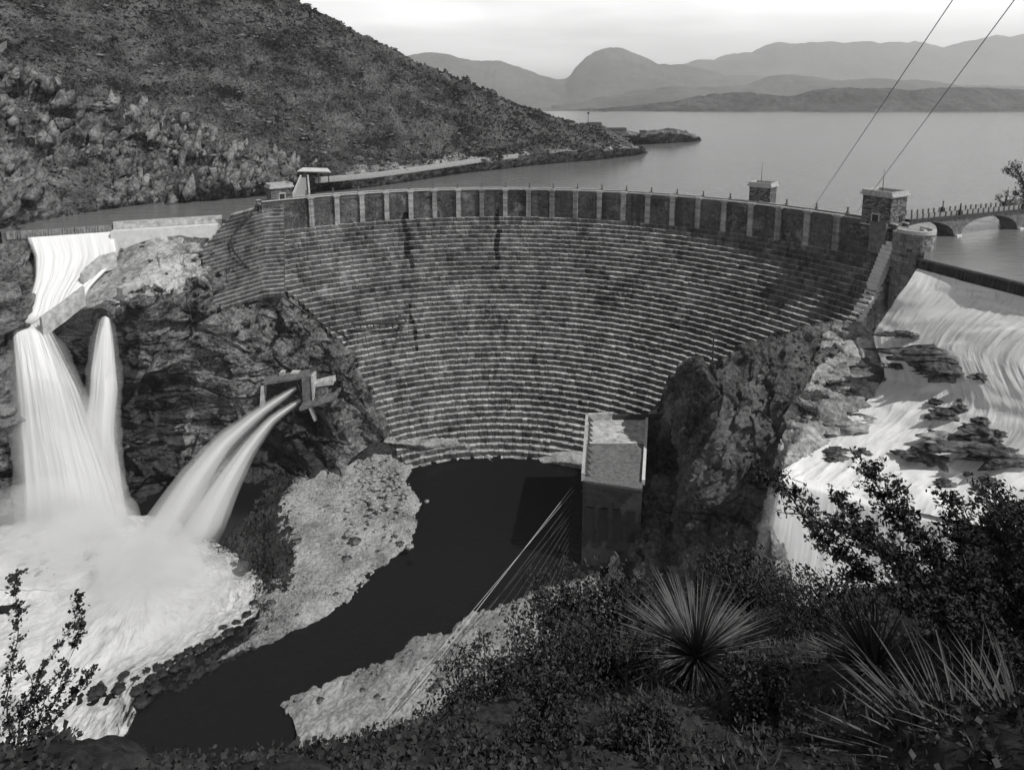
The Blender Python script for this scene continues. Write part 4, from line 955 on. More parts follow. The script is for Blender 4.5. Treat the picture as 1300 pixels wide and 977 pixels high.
for i in range(4):
    p = mid(q[0], q[1], .12+.24*i)-ey*.15; m = MB(); m.prism(lev([p+ex*-.9-ey*.35, p+ex*.9-ey*.35, p+ex*.9+ey*.4, p-ex*.9+ey*.4], 7), lev([p+ex*-.9-ey*.35, p+ex*.9-ey*.35, p+ex*.9+ey*.4, p-ex*.9+ey*.4], 15)); m.build('window', M['iron'], ph)
c0 = lambda px, py, Y: A(px, py, Y)-pl
m = MB(); m.prism([c0(822, 527, 160), c0(843, 533, 163), c0(842, 515, 166), c0(833, 520, 164)], [p+np.array([0, 0, .5]) for p in [c0(822, 527, 160), c0(843, 533, 163), c0(842, 515, 166), c0(833, 520, 164)]]); m.build('canopy', M['conc_lt'], ph)
# ledge of stacked timber below the roof edge
lg = thing('trestle', 'rough timber trestle and debris below the powerhouse front', 'trestle', tuple(A(770, 632, 136)))
lo_ = A(770, 632, 136); m = MB()
m.tube([A(738, 622, 135)-lo_, A(772, 630, 133)-lo_, A(800, 637, 131)-lo_], .25, 5); m.tube([A(740, 606, 136)-lo_, A(742, 628, 135)-lo_], .25, 5); m.tube([A(742, 628, 135)-lo_, A(796, 618, 133)-lo_], .2, 5)
m.build('beam', M['wood'], lg)
# ================================================================== LINES AND CABLES
def wire(name, label, cat, p0, p1, r, mat, sag=0, group=None, n=24):
    P = [p0+(p1-p0)*t-np.array([0, 0, sag*4*t*(1-t)]) for t in np.linspace(0, 1, n)]
    m = MB(); m.tube([p-p0 for p in P], r, 5); o = m.build(name, mat, None, True); o.location = tuple(p0); return props(o, label, cat, group)
M['wire'] = flat_mat('bright_wire', .5, .5, 3, .1, .0); M['wire_d'] = flat_mat('dull_wire', .22, .6, 3, .1, 0); M['cable'] = flat_mat('steel_cable', .12, .5, 3, .1, 0)
wire('power_line', 'brightest and leftmost power line running from the powerhouse over the river', 'power line', A(727, 617, 134), A(498, 912, 86), .055, M['wire'])
wire('power_line', 'second bright power line, close beside the leftmost one', 'power line', A(729, 621, 134), A(482, 915, 84), .04, M['wire'])
wire('power_line', 'dark heavy line crossing the right gravel bar', 'power line', A(722, 655, 130), A(505, 902, 86), .06, M['wood'])
for i in range(9):
    wire('power_line', 'fine grey power line in the fan of lines over the river', 'power line', A(726-i*.6, 634+i*9, 133-i*.6), A(522+i*17, 900, 88), .014 if i % 3 else .022, M['wire_d'], .3, 'fine lines fanning from the powerhouse')
wire('cable', 'left of two long steel cables slanting up from the crest out of frame', 'cable', polar(DR+5, ang(1040, 262), 3.2), A(1216, -10, 60), .05, M['cable'], 0)
wire('cable', 'right of two long steel cables slanting up past the largest tower', 'cable', polar(DR+7, ang(1078, 272), 3.2), A(1295, -10, 60), .05, M['cable'], 0)
wire('guy_wire', 'thin pale guy wire hanging down the dam from the timber walkway', 'wire', D(456, 385, -2.5), D(472, 470, -2.5), .09, M['iron'])
# walkway with little frame on the dam face
wc = D(480, 412, -3.5); wk = thing('walkway', 'narrow dark timber walkway bracketed to the left of the dam face', 'walkway', tuple(wc))
m = MB(); m.tube([D(446, 411, -3.5)-wc, D(514, 409, -4.0)-wc], .45, 6); m.build('beam', M['wood'], wk)
for px in range(450, 512, 8):
    m = MB(); m.tube([D(px, 410, -3.8)-wc, D(px, 416, -1.5)-wc], .16, 4); m.build('bracket', M['wood'], wk)
m = MB(); 
for a_, b_ in (((504, 410), (507, 399)), ((507, 399), (517, 408)), ((517, 408), (504, 410)), ((508, 411), (508, 430))): m.tube([D(a_[0], a_[1], -3)-wc, D(b_[0], b_[1], -3)-wc], .2, 5)
m.build('hoist_frame', M['wood'], wk)
# pipe down the left wing
pp = [D(326, 262, -.6), D(312, 278, -1.2), D(299, 292, -1.2), D(293, 304, -1.5), D(296, 318, -2), D(310, 335, -2.4), D(336, 358, -2.6), D(370, 384, -2.8), D(405, 408, -3), D(440, 428, -3)]
m = MB(); m.tube([p-pp[0] for p in pp], .28, 6); o = m.build('pipe', M['iron'], None, True); o.location = tuple(pp[0]); props(o, 'dark pipe snaking down the left edge of the dam', 'pipe')
# pole on the rim
pc_ = A(904, 468, 139); pole = thing('utility_pole', 'dark timber utility pole on the rock rim before the dam', 'pole', tuple(pc_))
m = MB(); m.tube([(0, 0, -3), (0, 0, 8.8)], [.22, .15], 7); m.build('post', M['wood'], pole)
m = MB(); m.tube([(-.8, 0, 8), (.9, 0, 8)], .12, 5); m.build('crossarm', M['wood'], pole)
# ================================================================== LEFT END: road ramp, shelter, track
rp = [Z(372, 249.5, 1.9), Z(393, 248, 1.9), A(391, 225, 252), A(382, 225, 252)]
m = MB(); m.prism([p-np.array([0, 0, 6]) for p in rp], rp); o = m.build('road', M['road']); props(o, kind='structure')
for a_, b_ in ((0, 3), (1, 2)):
    m = MB(); d = rp[b_]-rp[a_]; nn = np.array([-d[1], d[0], 0]); nn = nn/np.linalg.norm(nn)*.3
    P = [rp[a_]-nn, rp[b_]-nn, rp[b_]+nn, rp[a_]+nn]; m.prism([p-np.array([0, 0, 3]) for p in P], [p+np.array([0, 0, 1.1]) for p in P]); o = m.build('road_parapet', M['conc']); props(o, ('left' if a_ == 0 else 'right')+' low wall along the bright ramp off the dam crest', 'wall')
sc_ = A(397, 226, 253); sh = thing('shelter', 'open shelter with pale roof at the left end of the crest road', 'shelter', tuple(sc_))
m = MB(); m.prism([A(377, 218, 256)-sc_, A(420, 219, 250)-sc_, A(416, 214.5, 258)-sc_, A(385, 213.5, 264)-sc_], [p+np.array([0, 0, .4]) for p in [A(377, 218, 256)-sc_, A(420, 219, 250)-sc_, A(416, 214.5, 258)-sc_, A(385, 213.5, 264)-sc_]]); m.build('roof', M['conc_lt'], sh)
for px, py, Yv in ((380, 218, 257), (392, 218, 255), (404, 219, 252), (417, 219, 251)):
    m = MB(); b0 = A(px, py, Yv)-sc_; m.tube([b0, b0-np.array([0, 0, 4.2])], .25, 5); m.build('post', M['wood'], sh)
tp = catm(np.array([[on_pix(HG, *q_)] for q_ in ((398, 226), (430, 223.5), (470, 219.5), (520, 213.5), (570, 207), (612, 200.5), (655, 196))]), 90)[:, 0]
V = []
for i in range(90):
    t = tp[min(i+1, 89)]-tp[max(i-1, 0)]; nn = np.array([-t[1], t[0], 0]); nn /= np.linalg.norm(nn)+1e-9; w_ = 1.9
    c = tp[i]+[0, 0, .5]; V += [c-nn*w_-[0, 0, 2.5], c-nn*w_, c+nn*w_, c+nn*w_-[0, 0, 2.5]]
o = mesh_obj('road', np.array(V), grid_faces(90, 4), M['road']); props(o, kind='structure')
# huts and mast on the headland
def hut(label, c, w_, d_, h_, rz):
    t = thing('hut', label, 'hut', tuple(c), None, rz); m = MB(); m.box((0, 0, -3), w_, d_, h_+3); m.build('wall', M['conc_dark'], t)
    m = MB(); m.prism([(-w_/2-.6, -d_/2-.6, h_), (w_/2+.6, -d_/2-.6, h_), (w_/2+.6, d_/2+.6, h_), (-w_/2-.6, d_/2+.6, h_)], [(-w_/2-.6, -.05, h_+d_*.3), (w_/2+.6, -.05, h_+d_*.3), (w_/2+.6, .05, h_+d_*.3), (-w_/2-.6, .05, h_+d_*.3)]); m.build('roof', M['wood'], t)
hut('dark gabled hut beside the mast on the headland', A(754, 163.5, 500), 11, 7, 3.5, .2)
hut('long low dark shed on the spit beyond the headland hut', A(780, 167.5, 540), 20, 6, 2.2, .1)
hut('tiny hut at the far end of the long low shed', A(816, 170, 560), 5, 4, 2.5, 0)
mt = A(746.5, 164, 495); t = thing('mast', 'thin tall mast on the headland near the dark hut', 'mast', tuple(mt))
m = MB(); m.tube([(0, 0, -2), (0, 0, 14)], [.3, .18], 5); m.build('post', M['wood'], t); m = MB(); m.box((0, 0, 12.5), 1.6, 1.6, 1.6); m.build('head', M['wood'], t)

# ================================================================== VEGETATION
def rand_unit(n, rng=RNG):
    v = rng.normal(size=(n, 3)); return v/np.linalg.norm(v, axis=1, keepdims=True)
def leaves(P, size, rng=RNG, aspect=.5, upb=0.3, jit=.35):
    n = len(P); a = rand_unit(n, rng); a[:, 2] += upb; a /= np.linalg.norm(a, axis=1, keepdims=True)
    b = np.cross(a, rand_unit(n, rng)); b /= (np.linalg.norm(b, axis=1, keepdims=True)+1e-9)
    c = np.cross(a, b); s = size*(1+jit*rng.normal(size=n)).clip(.4, 1.9)[:, None]
    V = np.stack([P-a*s*.1, P+a*s*.45+b*s*aspect*.5+c*s*.08, P+a*s*1.0, P+a*s*.45-b*s*aspect*.5+c*s*.08], 1).reshape(-1, 3)
    return V, np.arange(4*n).reshape(n, 4)
def slabvol(label, rows, k, thick, mat):
    G = loft(rows, 9, 60); V = []
    for i in range(60):
        L, R = G[i, 0], G[i, -1]; c = (L+R)/2; h_ = (R-L)/2*k; nn = np.cross(h_, [0, 0, 1.]); nn /= np.linalg.norm(nn); nn = nn if nn[1] < 0 else -nn
        for j in range(40):
            a = 2*math.pi*j/40; V.append(c+h_*math.cos(a)+nn*thick*math.sin(a)*(.35+.65*i/59))
    V = np.array(V); V += (fbm(V/3.5, 3, 77)[:, None])*.35; i = np.arange(60*40).reshape(60, 40); j = np.roll(i, -1, axis=1)
    Fc = np.stack([i[:-1].ravel(), j[:-1].ravel(), j[1:].ravel(), i[1:].ravel()], 1).tolist()+[list(range(40))[::-1], list(range(59*40, 60*40))]
    return props(mesh_obj('spray', V, outward(V, Fc), mat, None, True), kind='stuff')
M['veil'] = vol_mat('falling_spray', .22, .99)
slabvol('', [[A(12, 414, 155), A(64, 410, 156.5)], [A(10, 440, 151.5), A(82, 440, 152)], [A(12, 480, 146.5), A(108, 492, 147)], [A(16, 540, 144), A(134, 550, 145)], [A(20, 610, 141.5), A(162, 620, 142)], [A(20, 690, 138), A(186, 690, 138)]], 1.06, 2.2, M['veil'])
slabvol('', [[A(126, 403, 158), A(142, 405, 158)], [A(116, 430, 155.5), A(149, 432, 156)], [A(110, 480, 152), A(154, 484, 152)], [A(106, 540, 148), A(154, 545, 149)], [A(102, 600, 145.5), A(156, 605, 146)], [A(100, 690, 141), A(170, 690, 142)]], 1.08, 1.5, M['veil'])
slabvol('', [[A(984, 606, 101.5), A(1110, 642, 97)], [A(972, 645, 100), A(1110, 668, 97)], [A(962, 700, 98.5), A(1115, 720, 95.5)], [A(945, 790, 96), A(1130, 810, 92)]], 1.06, 1.6, M['veil'])
# scattered low rocks the cascade breaks over
k_ = 0
while k_ < 34:
    px, py = rnd.uniform(1040, 1299), rnd.uniform(425, 640)
    if py < 430+(px-1110)*.15 or py > 585+(px-1040)*.2 or (px-1000)*.6+(py-400) < 130: continue
    if fbm(np.array([[px/45, py/16, 3.]]), 2, 501)[0] < .12: continue
    c = on_pix(CG, px, py); boulder('rock', 'low wet rock awash in the right cascade', 'rock', c-[0, 0, .15], rnd.uniform(.5, 1.5), 600+k_, M['cliff'], 'low rocks awash in the right cascade', (1.5, .8, .4), None, .45); k_ += 1
# scrub covering the hill (uncountable)
def on_hill(G, Nn, n, keep):
    nv, nu = G.shape[:2]
    D1 = np.linalg.norm(np.gradient(G, axis=0), axis=2)*np.linalg.norm(np.gradient(G, axis=1), axis=2); w_ = D1.ravel(); w_ = w_/w_.sum()
    idx = RNG.choice(nv*nu, size=n, p=w_); P = G.reshape(-1, 3)[idx]; Q = Nn.reshape(-1, 3)[idx]; m = keep(P, Q); return P[m], Q[m]
P, Q = on_hill(HG, HN, 34000, lambda P, Q: (P[:, 2] > 1)&(P[:, 1] < 465)&(RNG.uniform(size=len(P)) < np.clip(np.maximum((P[:, 2]-45)/40, (P[:, 0]+70)/60), .12, 1))&(fbm(P/22, 3, 201)+RNG.normal(size=len(P))*.45 > .28-P[:, 2]*.004-(P[:, 0] > -60)*.25))
def clumps(P, rad, nl, ls, rng=RNG):
    r = rng.uniform(.6, 1.4, len(P))*rad; k = rng.normal(size=(len(P), nl, 3)); k /= np.linalg.norm(k, axis=2, keepdims=True); k[..., 2] = np.abs(k[..., 2])*.8
    k *= rng.uniform(.4, 1, (len(P), nl, 1)); X = P[:, None, :]+k*r[:, None, None]; return leaves(X.reshape(-1, 3), ls, rng, .8)
P = P[:14000]; V, Fc = clumps(P, .95, 15, .7); props(mesh_obj('scrub', V, Fc, M['scrub']), 'dark low desert scrub covering the hillside', None, None, 'stuff')
# pale blocks and ledges of rock breaking through the slopes (uncountable)
def chunks(P, Q, smin, smax, rng=RNG):
    n = len(P); s = (smin+(smax-smin)*rng.uniform(size=n)**3)[:, None, None]
    B = np.array([[1, 0, 0], [-1, 0, 0], [0, 1, 0], [0, -1, 0], [0, 0, 1], [0, 0, -1], [.75, .7, .45], [-.7, -.75, .4]])[None]
    B = B*(1+rng.normal(size=(n, 8, 1))*.18)+rng.normal(size=(n, 8, 3))*.08
    a = rng.uniform(0, 6.28, n); B = B*np.stack([rng.uniform(.8, 2.0, n), rng.uniform(.6, 1.1, n), rng.uniform(.35, .8, n)], 1)[:, None, :]
    a = rng.normal(size=n)*.5+.5; ca, sa = np.cos(a)[:, None], np.sin(a)[:, None]; X = np.stack([B[..., 0]*ca-B[..., 1]*sa, B[..., 0]*sa+B[..., 1]*ca, B[..., 2]], 2)*s+P[:, None, :]
    Fb = np.array([[0, 6, 4], [6, 2, 4], [2, 1, 4], [1, 7, 4], [7, 3, 4], [3, 0, 4], [0, 2, 6], [1, 3, 7], [0, 5, 2], [2, 5, 1], [1, 5, 3], [3, 5, 0]])
    return X.reshape(-1, 3), (Fb[None]+8*np.arange(n)[:, None, None]).reshape(-1, 3)
P, Q = on_hill(HG, HN, 30000, lambda P, Q: (P[:, 2] > -2.5)&(P[:, 1] < 470)&(fbm(P*np.array([1, 1, 2.6])/13, 3, 701) > .12+P[:, 2]*.002)); P = P[:11000]
V, Fc = chunks(P, Q, .4, 1.7); props(mesh_obj('rubble', V, Fc, M['pale_rock']), 'pale blocks and broken ledges scattered over the left hillside', None, None, 'stuff')
P, Q = on_hill(SG, SN, 3000, lambda P, Q: (Q[:, 2] > .25)&(P[:, 2] > -60)&(fbm(P/6, 3, 703) > .1)); V, Fc = chunks(P, Q, .2, 1.0); props(mesh_obj('rubble', V, Fc, M['cliff']), 'loose rubble on the rocks left of the dam', None, None, 'stuff')
P, Q = on_hill(RG, RN, 2400, lambda P, Q: (Q[:, 2] > .25)&(P[:, 2] > -70)&(fbm(P/6, 3, 705) > .1)); V, Fc = chunks(P, Q, .2, .9); props(mesh_obj('rubble', V, Fc, M['cliff_r']), 'loose rubble on the right gorge wall', None, None, 'stuff')
P, Q = on_hill(GG, GN, 9000, lambda P, Q: (P[:, 2] > RIV)&(fbm(P/7, 3, 707) > -.1)); V, Fc = chunks(P, Q, .1, .5); props(mesh_obj('cobbles', V, Fc, M['gravel']), 'cobbles on the left gravel bar', None, None, 'stuff')
P, Q = on_hill(GR_, _n, 7000, lambda P, Q: (P[:, 2] > RIV)&(fbm(P/7, 3, 709) > -.1)); V, Fc = chunks(P, Q, .1, .45); props(mesh_obj('cobbles', V, Fc, M['gravel']), 'cobbles on the right gravel bar', None, None, 'stuff')
P, Q = on_hill(HG, HN, 60000, lambda P, Q: (P[:, 2] > -2)&((lambda x, y: (y > 70+x*.34)&(x < 405)&(x > -60))(*project(P)))&(fbm(P/14, 3, 711) > -.15)); P = P[:1500]
B_, Fc = chunks(P, Q, 1.0, 3.9); B_ = B_.reshape(-1, 8, 3); c_ = P[:, None, :]; o_ = B_-c_; ang_ = .55+RNG.normal(size=len(P))[:, None]*.22
X = np.stack([o_[..., 2]*1.3*np.cos(ang_)+o_[..., 0]*.55*np.sin(ang_), o_[..., 1], o_[..., 0]*1.15*np.cos(ang_)-o_[..., 2]*1.3*np.sin(ang_)], 2)+c_
props(mesh_obj('rock_slabs', X.reshape(-1, 3), Fc, M['slab']), 'tilted pale slabs and ribs of rock low on the left hillside', None, None, 'stuff')
# shrubs proper on the rocks
def bush_mesh(name, seed, rad, nl, ls, mat, stems=7, up=.8):
    rg = np.random.default_rng(seed); V = []; m = MB(); pts = []
    for i in range(stems):
        a = rg.uniform(0, 6.28); e = rg.uniform(.4, 1.3); d = np.array([math.cos(a)*math.cos(e), math.sin(a)*math.cos(e), math.sin(e)]); q_ = [np.zeros(3)]
        for s in range(4): d = d+rg.normal(size=3)*.2; d /= np.linalg.norm(d); q_.append(q_[-1]+d*rad*.27)
        m.tube(q_, [.03*rad, .025*rad, .018*rad, .012*rad, .006*rad], 4); pts.append(q_)
    ctr = []
    for q_ in pts:
        for s in range(1, 5):
            for _ in range(3): ctr.append(q_[s]+rg.normal(size=3)*rad*.16)
    ctr = np.array(ctr); k = ctr[rg.integers(0, len(ctr), nl)]+rg.normal(size=(nl, 3))*rad*.11; k[:, 2] = np.abs(k[:, 2])*up
    V, Fc = leaves(k, ls, rg, .5); return m, V, Fc
def bush(label, c, rad, nl, ls, mat, seed, group=None, name='bush', cat='bush', stems=7, up=.9):
    m, V, Fc = bush_mesh(name, seed, rad, nl, ls, mat, stems, up)
    t = thing(name, label, cat, tuple(c), group); m.build('branches', M['bark'], t); mesh_obj('leaves', V, Fc, mat, t); return t
def copy_thing(o, loc, rz, sc, label=None, group=None):
    c = o.copy(); COL.objects.link(c); c.location = loc; c.rotation_euler = (0, 0, rz); c.scale = (sc, sc, sc*rnd.uniform(.8, 1.15))
    for ch in o.children:
        d = ch.copy(); COL.objects.link(d); d.parent = c
    if label: c['label'] = label
    if group: c['group'] = group
    return c
def place_on(G, Nn, n, region, smin, smax, label, group, seedb, nzmin=.25):
    P, Q = on_hill(G, Nn, 60000, lambda P, Q: (Q[:, 2] > nzmin))
    out = []
    for p in P:
        Yc = p[1]*math.cos(TH)-(p[2]-H)*math.sin(TH); px = 650+F*p[0]/Yc; py = CYP-F*((p[2]-H)*math.cos(TH)+p[1]*math.sin(TH))/Yc
        if region(px, py): out.append(p)
        if len(out) >= n: break
    pr = [bush(label, out[i], 1.0, 420, .2, M['scrub'], seedb+i, group, 'shrub', 'shrub', 6) for i in range(3)]
    for i in range(3): pr[i].scale = (1.2,)*3
    for p in out[3:]: copy_thing(pr[rnd.randint(0, 2)], tuple(p-np.array([0, 0, .1])), rnd.uniform(0, 6.28), rnd.uniform(smin, smax))
place_on(SG, SN, 150, lambda x, y: 190 < x < 470 and y > 325 and y < 480+(x-190)*.2 and y > 300+(x-250)*.55, .6, 1.7, 'small dark shrub growing on the rocky slope left of the dam', 'shrubs on the left gorge rock', 301, .3)
place_on(RG, RN, 55, lambda x, y: (y > 680 and x < 860) or (y > 730 and x < 960) or (855 < x < 1020 and y < 475), .6, 1.8, 'dark shrub on the steep rock of the right gorge wall', 'shrubs on the right gorge rock', 311, .2)
# ---- near slope the camera stands on
NG = [
 [A(-260, 1000, 12), A(100, 1040, 12), A(400, 1050, 12), A(560, 1010, 14), A(650, 950, 18), A(760, 880, 26), A(900, 850, 28), A(1050, 830, 28), A(1200, 800, 26), A(1350, 720, 24), A(1600, 650, 22)],
 [A(-260, 925, 6.6), A(100, 962, 6.2), A(400, 955, 7), A(560, 925, 9), A(650, 868, 12), A(760, 812, 17), A(900, 785, 19), A(1050, 765, 19), A(1200, 730, 17), A(1350, 660, 15), A(1600, 590, 14)],
 [A(-260, 960, 5.0), A(100, 985, 5.0), A(400, 985, 5.5), A(560, 960, 6.5), A(650, 925, 8), A(760, 880, 10), A(900, 865, 10.5), A(1050, 850, 10), A(1200, 820, 9), A(1350, 770, 8), A(1600, 700, 8)],
 [A(-260, 1150, 3.0), A(100, 1150, 3.0), A(400, 1150, 3.2), A(560, 1120, 3.5), A(650, 1100, 4), A(760, 1080, 4.2), A(900, 1060, 4.4), A(1050, 1040, 4.4), A(1200, 1000, 4.4), A(1350, 960, 4.4), A(1600, 900, 4)],
 [A(-260, 1700, 1.3), A(100, 1700, 1.3), A(400, 1700, 1.4), A(560, 1700, 1.4), A(650, 1650, 1.5), A(760, 1600, 1.5), A(900, 1600, 1.5), A(1050, 1500, 1.6), A(1200, 1400, 1.7), A(1350, 1300, 1.8), A(1600, 1200, 2)]]
near, NGg, NGn = sheet('slope', NG, 380, 300, M['soil'], lambda P: .16*fbm(P/1.2, 4, 121)+.05*fbm(P/.2, 3, 122))
def near_pt(px, py):
    Gf = NGg.reshape(-1, 3); Yc = Gf[:, 1]*math.cos(TH)-(Gf[:, 2]-H)*math.sin(TH)
    x = 650+F*Gf[:, 0]/Yc; y = CYP-F*((Gf[:, 2]-H)*math.cos(TH)+Gf[:, 1]*math.sin(TH))/Yc
    d = (x-px)**2+(y-py)**2+(Gf[:, 1] > 20)*1e6; return Gf[d.argmin()]
# sotol / yucca rosettes
def rosette(label, c, R, nb, seed, width=.014, mat='blade', name='sotol', cat='desert plant', tilt=(0, 0), zmin=-.35):
    rg = np.random.default_rng(seed); V = []; Fc = []
    for i in range(nb):
        zc = rg.uniform(zmin, 1); a = rg.uniform(0, 2*math.pi); s = math.sqrt(max(0, 1-zc*zc)); d = np.array([s*math.cos(a)+tilt[0], s*math.sin(a)+tilt[1], zc]); d /= np.linalg.norm(d)
        L = R*rg.uniform(.75, 1.1); droop = rg.uniform(.02, .22); w0 = width*rg.uniform(.7, 1.3)*R/1.1
        side = np.cross(d, [0, 0, 1.]); side = side/(np.linalg.norm(side)+1e-6); upn = np.cross(side, d); ns = 6; b = len(V)
        tw = rg.uniform(-.6, .6)
        for k in range(ns+1):
            t = k/ns; p = d*(.08*R+L*t)+np.array([0, 0, -droop*L*t*t]); ww = w0*(1-t)**.7*(1.25-.25*t)+.0006
            sv = side*math.cos(tw*t)+upn*math.sin(tw*t); V += [p-sv*ww+upn*ww*.35, p-upn*ww*.3, p+sv*ww+upn*ww*.35]
            if k: q0 = b+3*(k-1); q1 = b+3*k; Fc += [[q0, q0+1, q1+1, q1], [q0+1, q0+2, q1+2, q1+1]]
    t = thing(name, label, cat, tuple(c)); mesh_obj('blades', np.array(V), np.array(Fc), M[mat], t)
    m = MB(); m.tube([(0, 0, -R*.45), (0, 0, 0), (0, 0, R*.12)], [R*.12, R*.14, R*.06], 10); m.build('stem', M['bark'], t, True); return t
g1 = near_pt(882, 850)
rosette('large round spiky sotol with bright narrow blades, centre foreground', A(884, 835, g1[1]-1.0), 104*g1[1]/F*1.03, 640, 5, .010, zmin=-.75)
rosette('big spiky plant with long pale blades at the lower right corner, left of its neighbour', A(1235, 1000, 5.6), 1.6, 120, 6, .016, mat='blade_d', tilt=(-.25, 0), zmin=0)
rosette('tall upright pale-bladed plant at the far right bottom edge', A(1310, 975, 5.2), 1.25, 90, 8, .017, mat='blade_d', tilt=(.05, 0), zmin=.25)
rosette('half-hidden smaller spiky plant behind the big lower right one', A(1110, 850, 8.5), 1.25, 200, 9, .014, mat='blade_d', tilt=(-.2, 0), zmin=0)
# leafy shrubs (leaf-sized faces along explicit branches)
def branch_bush(name, label, cat, lines, r0, spread, dens, ls, mat, seed, group=None, sub=5, sl=.35, aspect=.55):
    rg = np.random.default_rng(seed); m = MB(); LP = []; base = np.asarray(lines[0][0], float)
    for ln in lines:
        P = catm(np.array(ln, float)[:, None, :], 26)[:, 0]; P = P+np.cumsum(rg.normal(size=P.shape)*.006*np.linalg.norm(P[-1]-P[0]), 0)
        m.tube([p-base for p in P], np.linspace(r0, r0*.25, len(P)), 6)
        Lg = np.linalg.norm(P[-1]-P[0])
        for k in range(int(sub*Lg/sl)):
            i = rg.integers(5, 26); d = rand_unit(1, rg)[0]; d[2] = abs(d[2])*.7+.1; e = P[i]+d*sl*rg.uniform(.4, 1.1)
            m.tube([P[i]-base, (P[i]+e)/2+rg.normal(size=3)*.02-base, e-base], [r0*.3, r0*.2, r0*.1], 4, cap=False)
            n = max(2, int(dens)); t = rg.uniform(.25, 1.05, n)[:, None]; LP.append(P[i]*(1-t)+e*t+rg.normal(size=(n, 3))*spread)
    LP = np.concatenate(LP)-base; V, Fc = leaves(LP, ls, rg, aspect)
    t = thing(name, label, cat, tuple(base), group); m.build('branches', M['bark'], t); mesh_obj('leaves', V, Fc, mat, t); return t
T = lambda *a: A(*a)
branch_bush('bush', 'tall leafy bush reaching in from the right over the white waterfall', 'bush', [
 [T(1290, 860, 9), T(1200, 745, 8.6), T(1110, 690, 8.3), T(1060, 660, 8.1), T(1022, 628, 8), T(1003, 608, 8)],
 [T(1290, 860, 9), T(1180, 740, 9), T(1120, 690, 9), T(1090, 655, 9), T(1062, 620, 9)],
 [T(1290, 860, 9), T(1190, 720, 9.2), T(1140, 660, 9.2), T(1120, 625, 9.2), T(1112, 600, 9.2)],
 [T(1290, 860, 9), T(1210, 730, 9), T(1175, 680, 9), T(1160, 640, 9), T(1180, 618, 9)],
 [T(1290, 860, 9), T(1150, 760, 8.6), T(1095, 725, 8.5), T(1060, 690, 8.4)],
 [T(1290, 860, 9), T(1240, 720, 9), T(1215, 660, 9), T(1200, 625, 9.2)]], .035, .035, 26, .062, M['leaf_d'], 51, sub=8, sl=.4)
branch_bush('bush', 'dense dark bush filling the right edge of the frame', 'bush', [
 [T(1330, 900, 8), T(1290, 780, 8.2), T(1262, 700, 8.2), T(1255, 640, 8.2)], [T(1330, 900, 8), T(1320, 760, 8), T(1300, 680, 8), T(1290, 640, 8)],
 [T(1330, 900, 8), T(1250, 800, 7.6), T(1190, 740, 7.5), T(1150, 715, 7.5)], [T(1330, 900, 8), T(1340, 740, 8.3), T(1330, 660, 8.4)],
 [T(1330, 900, 8), T(1230, 780, 9), T(1225, 700, 9.4), T(1230, 655, 9.6)], [T(1330, 900, 8), T(1280, 830, 7), T(1220, 790, 6.8), T(1170, 775, 6.8)], [T(1330, 900, 8), T(1300, 720, 7.4), T(1275, 660, 7.3)]], .04, .05, 36, .06, M['leaf_d'], 52, sub=12, sl=.45)
gb = near_pt(1000, 800); bush('small round dark bush between the sotol and the waterfall', A(1003, 790, gb[1]), gb[1]*.068, 5200, .05, M['leaf_d'], 53, stems=16, up=.95)
for i, (px, py, sc, lb) in enumerate([(620, 900, 1.0, 'leafy bush at the lowest left of the foreground slope, above the gravel bar'), (680, 862, 1.1, 'leafy bush second up the left edge of the foreground slope'), (735, 822, 1.15, 'leafy bush high on the left edge of the foreground slope'), (700, 930, .9, 'leafy bush at the bottom edge below the slope shrubs'), (775, 880, 1.0, 'leafy bush just left of the round sotol'), (790, 790, 1.1, 'leafy bush behind the left side of the round sotol'), (960, 905, .8, 'low leafy bush just right of the round sotol'), (1060, 800, 1.0, 'leafy bush right of the small round bush'), (940, 775, 1.1, 'leafy bush hidden behind the top of the sotol'), (820, 955, .7, 'low leafy bush below the sotol at the bottom edge'), (560, 960, .8, 'dark bush at the bottom edge left of the slope shrubs')]):
    g = near_pt(px, py); bush(lb, g, g[1]*.095*sc, 5200, .062*g[1]/10+.012, M['leaf'], 400+i, stems=12)
P, Q = on_hill(NGg, NGn, 26000, lambda P, Q: (P[:, 1] > 2.2)&(P[:, 1] < 19)&(fbm(P/1.1, 3, 301) > -.25)&(P[:, 0] > -9))
V, Fc = clumps(P, .13, 9, .06); props(mesh_obj('undergrowth', V, Fc, M['leaf']), 'dark leafy ground cover on the near slope', None, None, 'stuff')
P, Q = on_hill(NGg, NGn, 9000, lambda P, Q: (P[:, 1] > 3)&(P[:, 1] < 15)&(P[:, 0] > 1.5))
def grass(P, h, wd, rg=RNG):
    n = len(P); d = rg.normal(size=(n, 3))*.45; d[:, 2] = 1; d /= np.linalg.norm(d, axis=1, keepdims=True); s = np.cross(d, rand_unit(n, rg)); s /= np.linalg.norm(s, axis=1, keepdims=True); L = h*rg.uniform(.5, 1.3, n)[:, None]
    V = np.stack([P-s*wd, P+s*wd, P+d*L*.6+s*wd*.6+rg.normal(size=(n, 3))*.01, P+d*L], 1).reshape(-1, 3); return V, np.arange(4*n).reshape(n, 4)
P = np.repeat(P, 5, axis=0)+RNG.normal(size=(len(P)*5, 3))*[.05, .05, 0]; V, Fc = grass(P, .22, .003); props(mesh_obj('grass', V, Fc, M['blade']), 'dry wiry grass on the near slope', None, None, 'stuff')
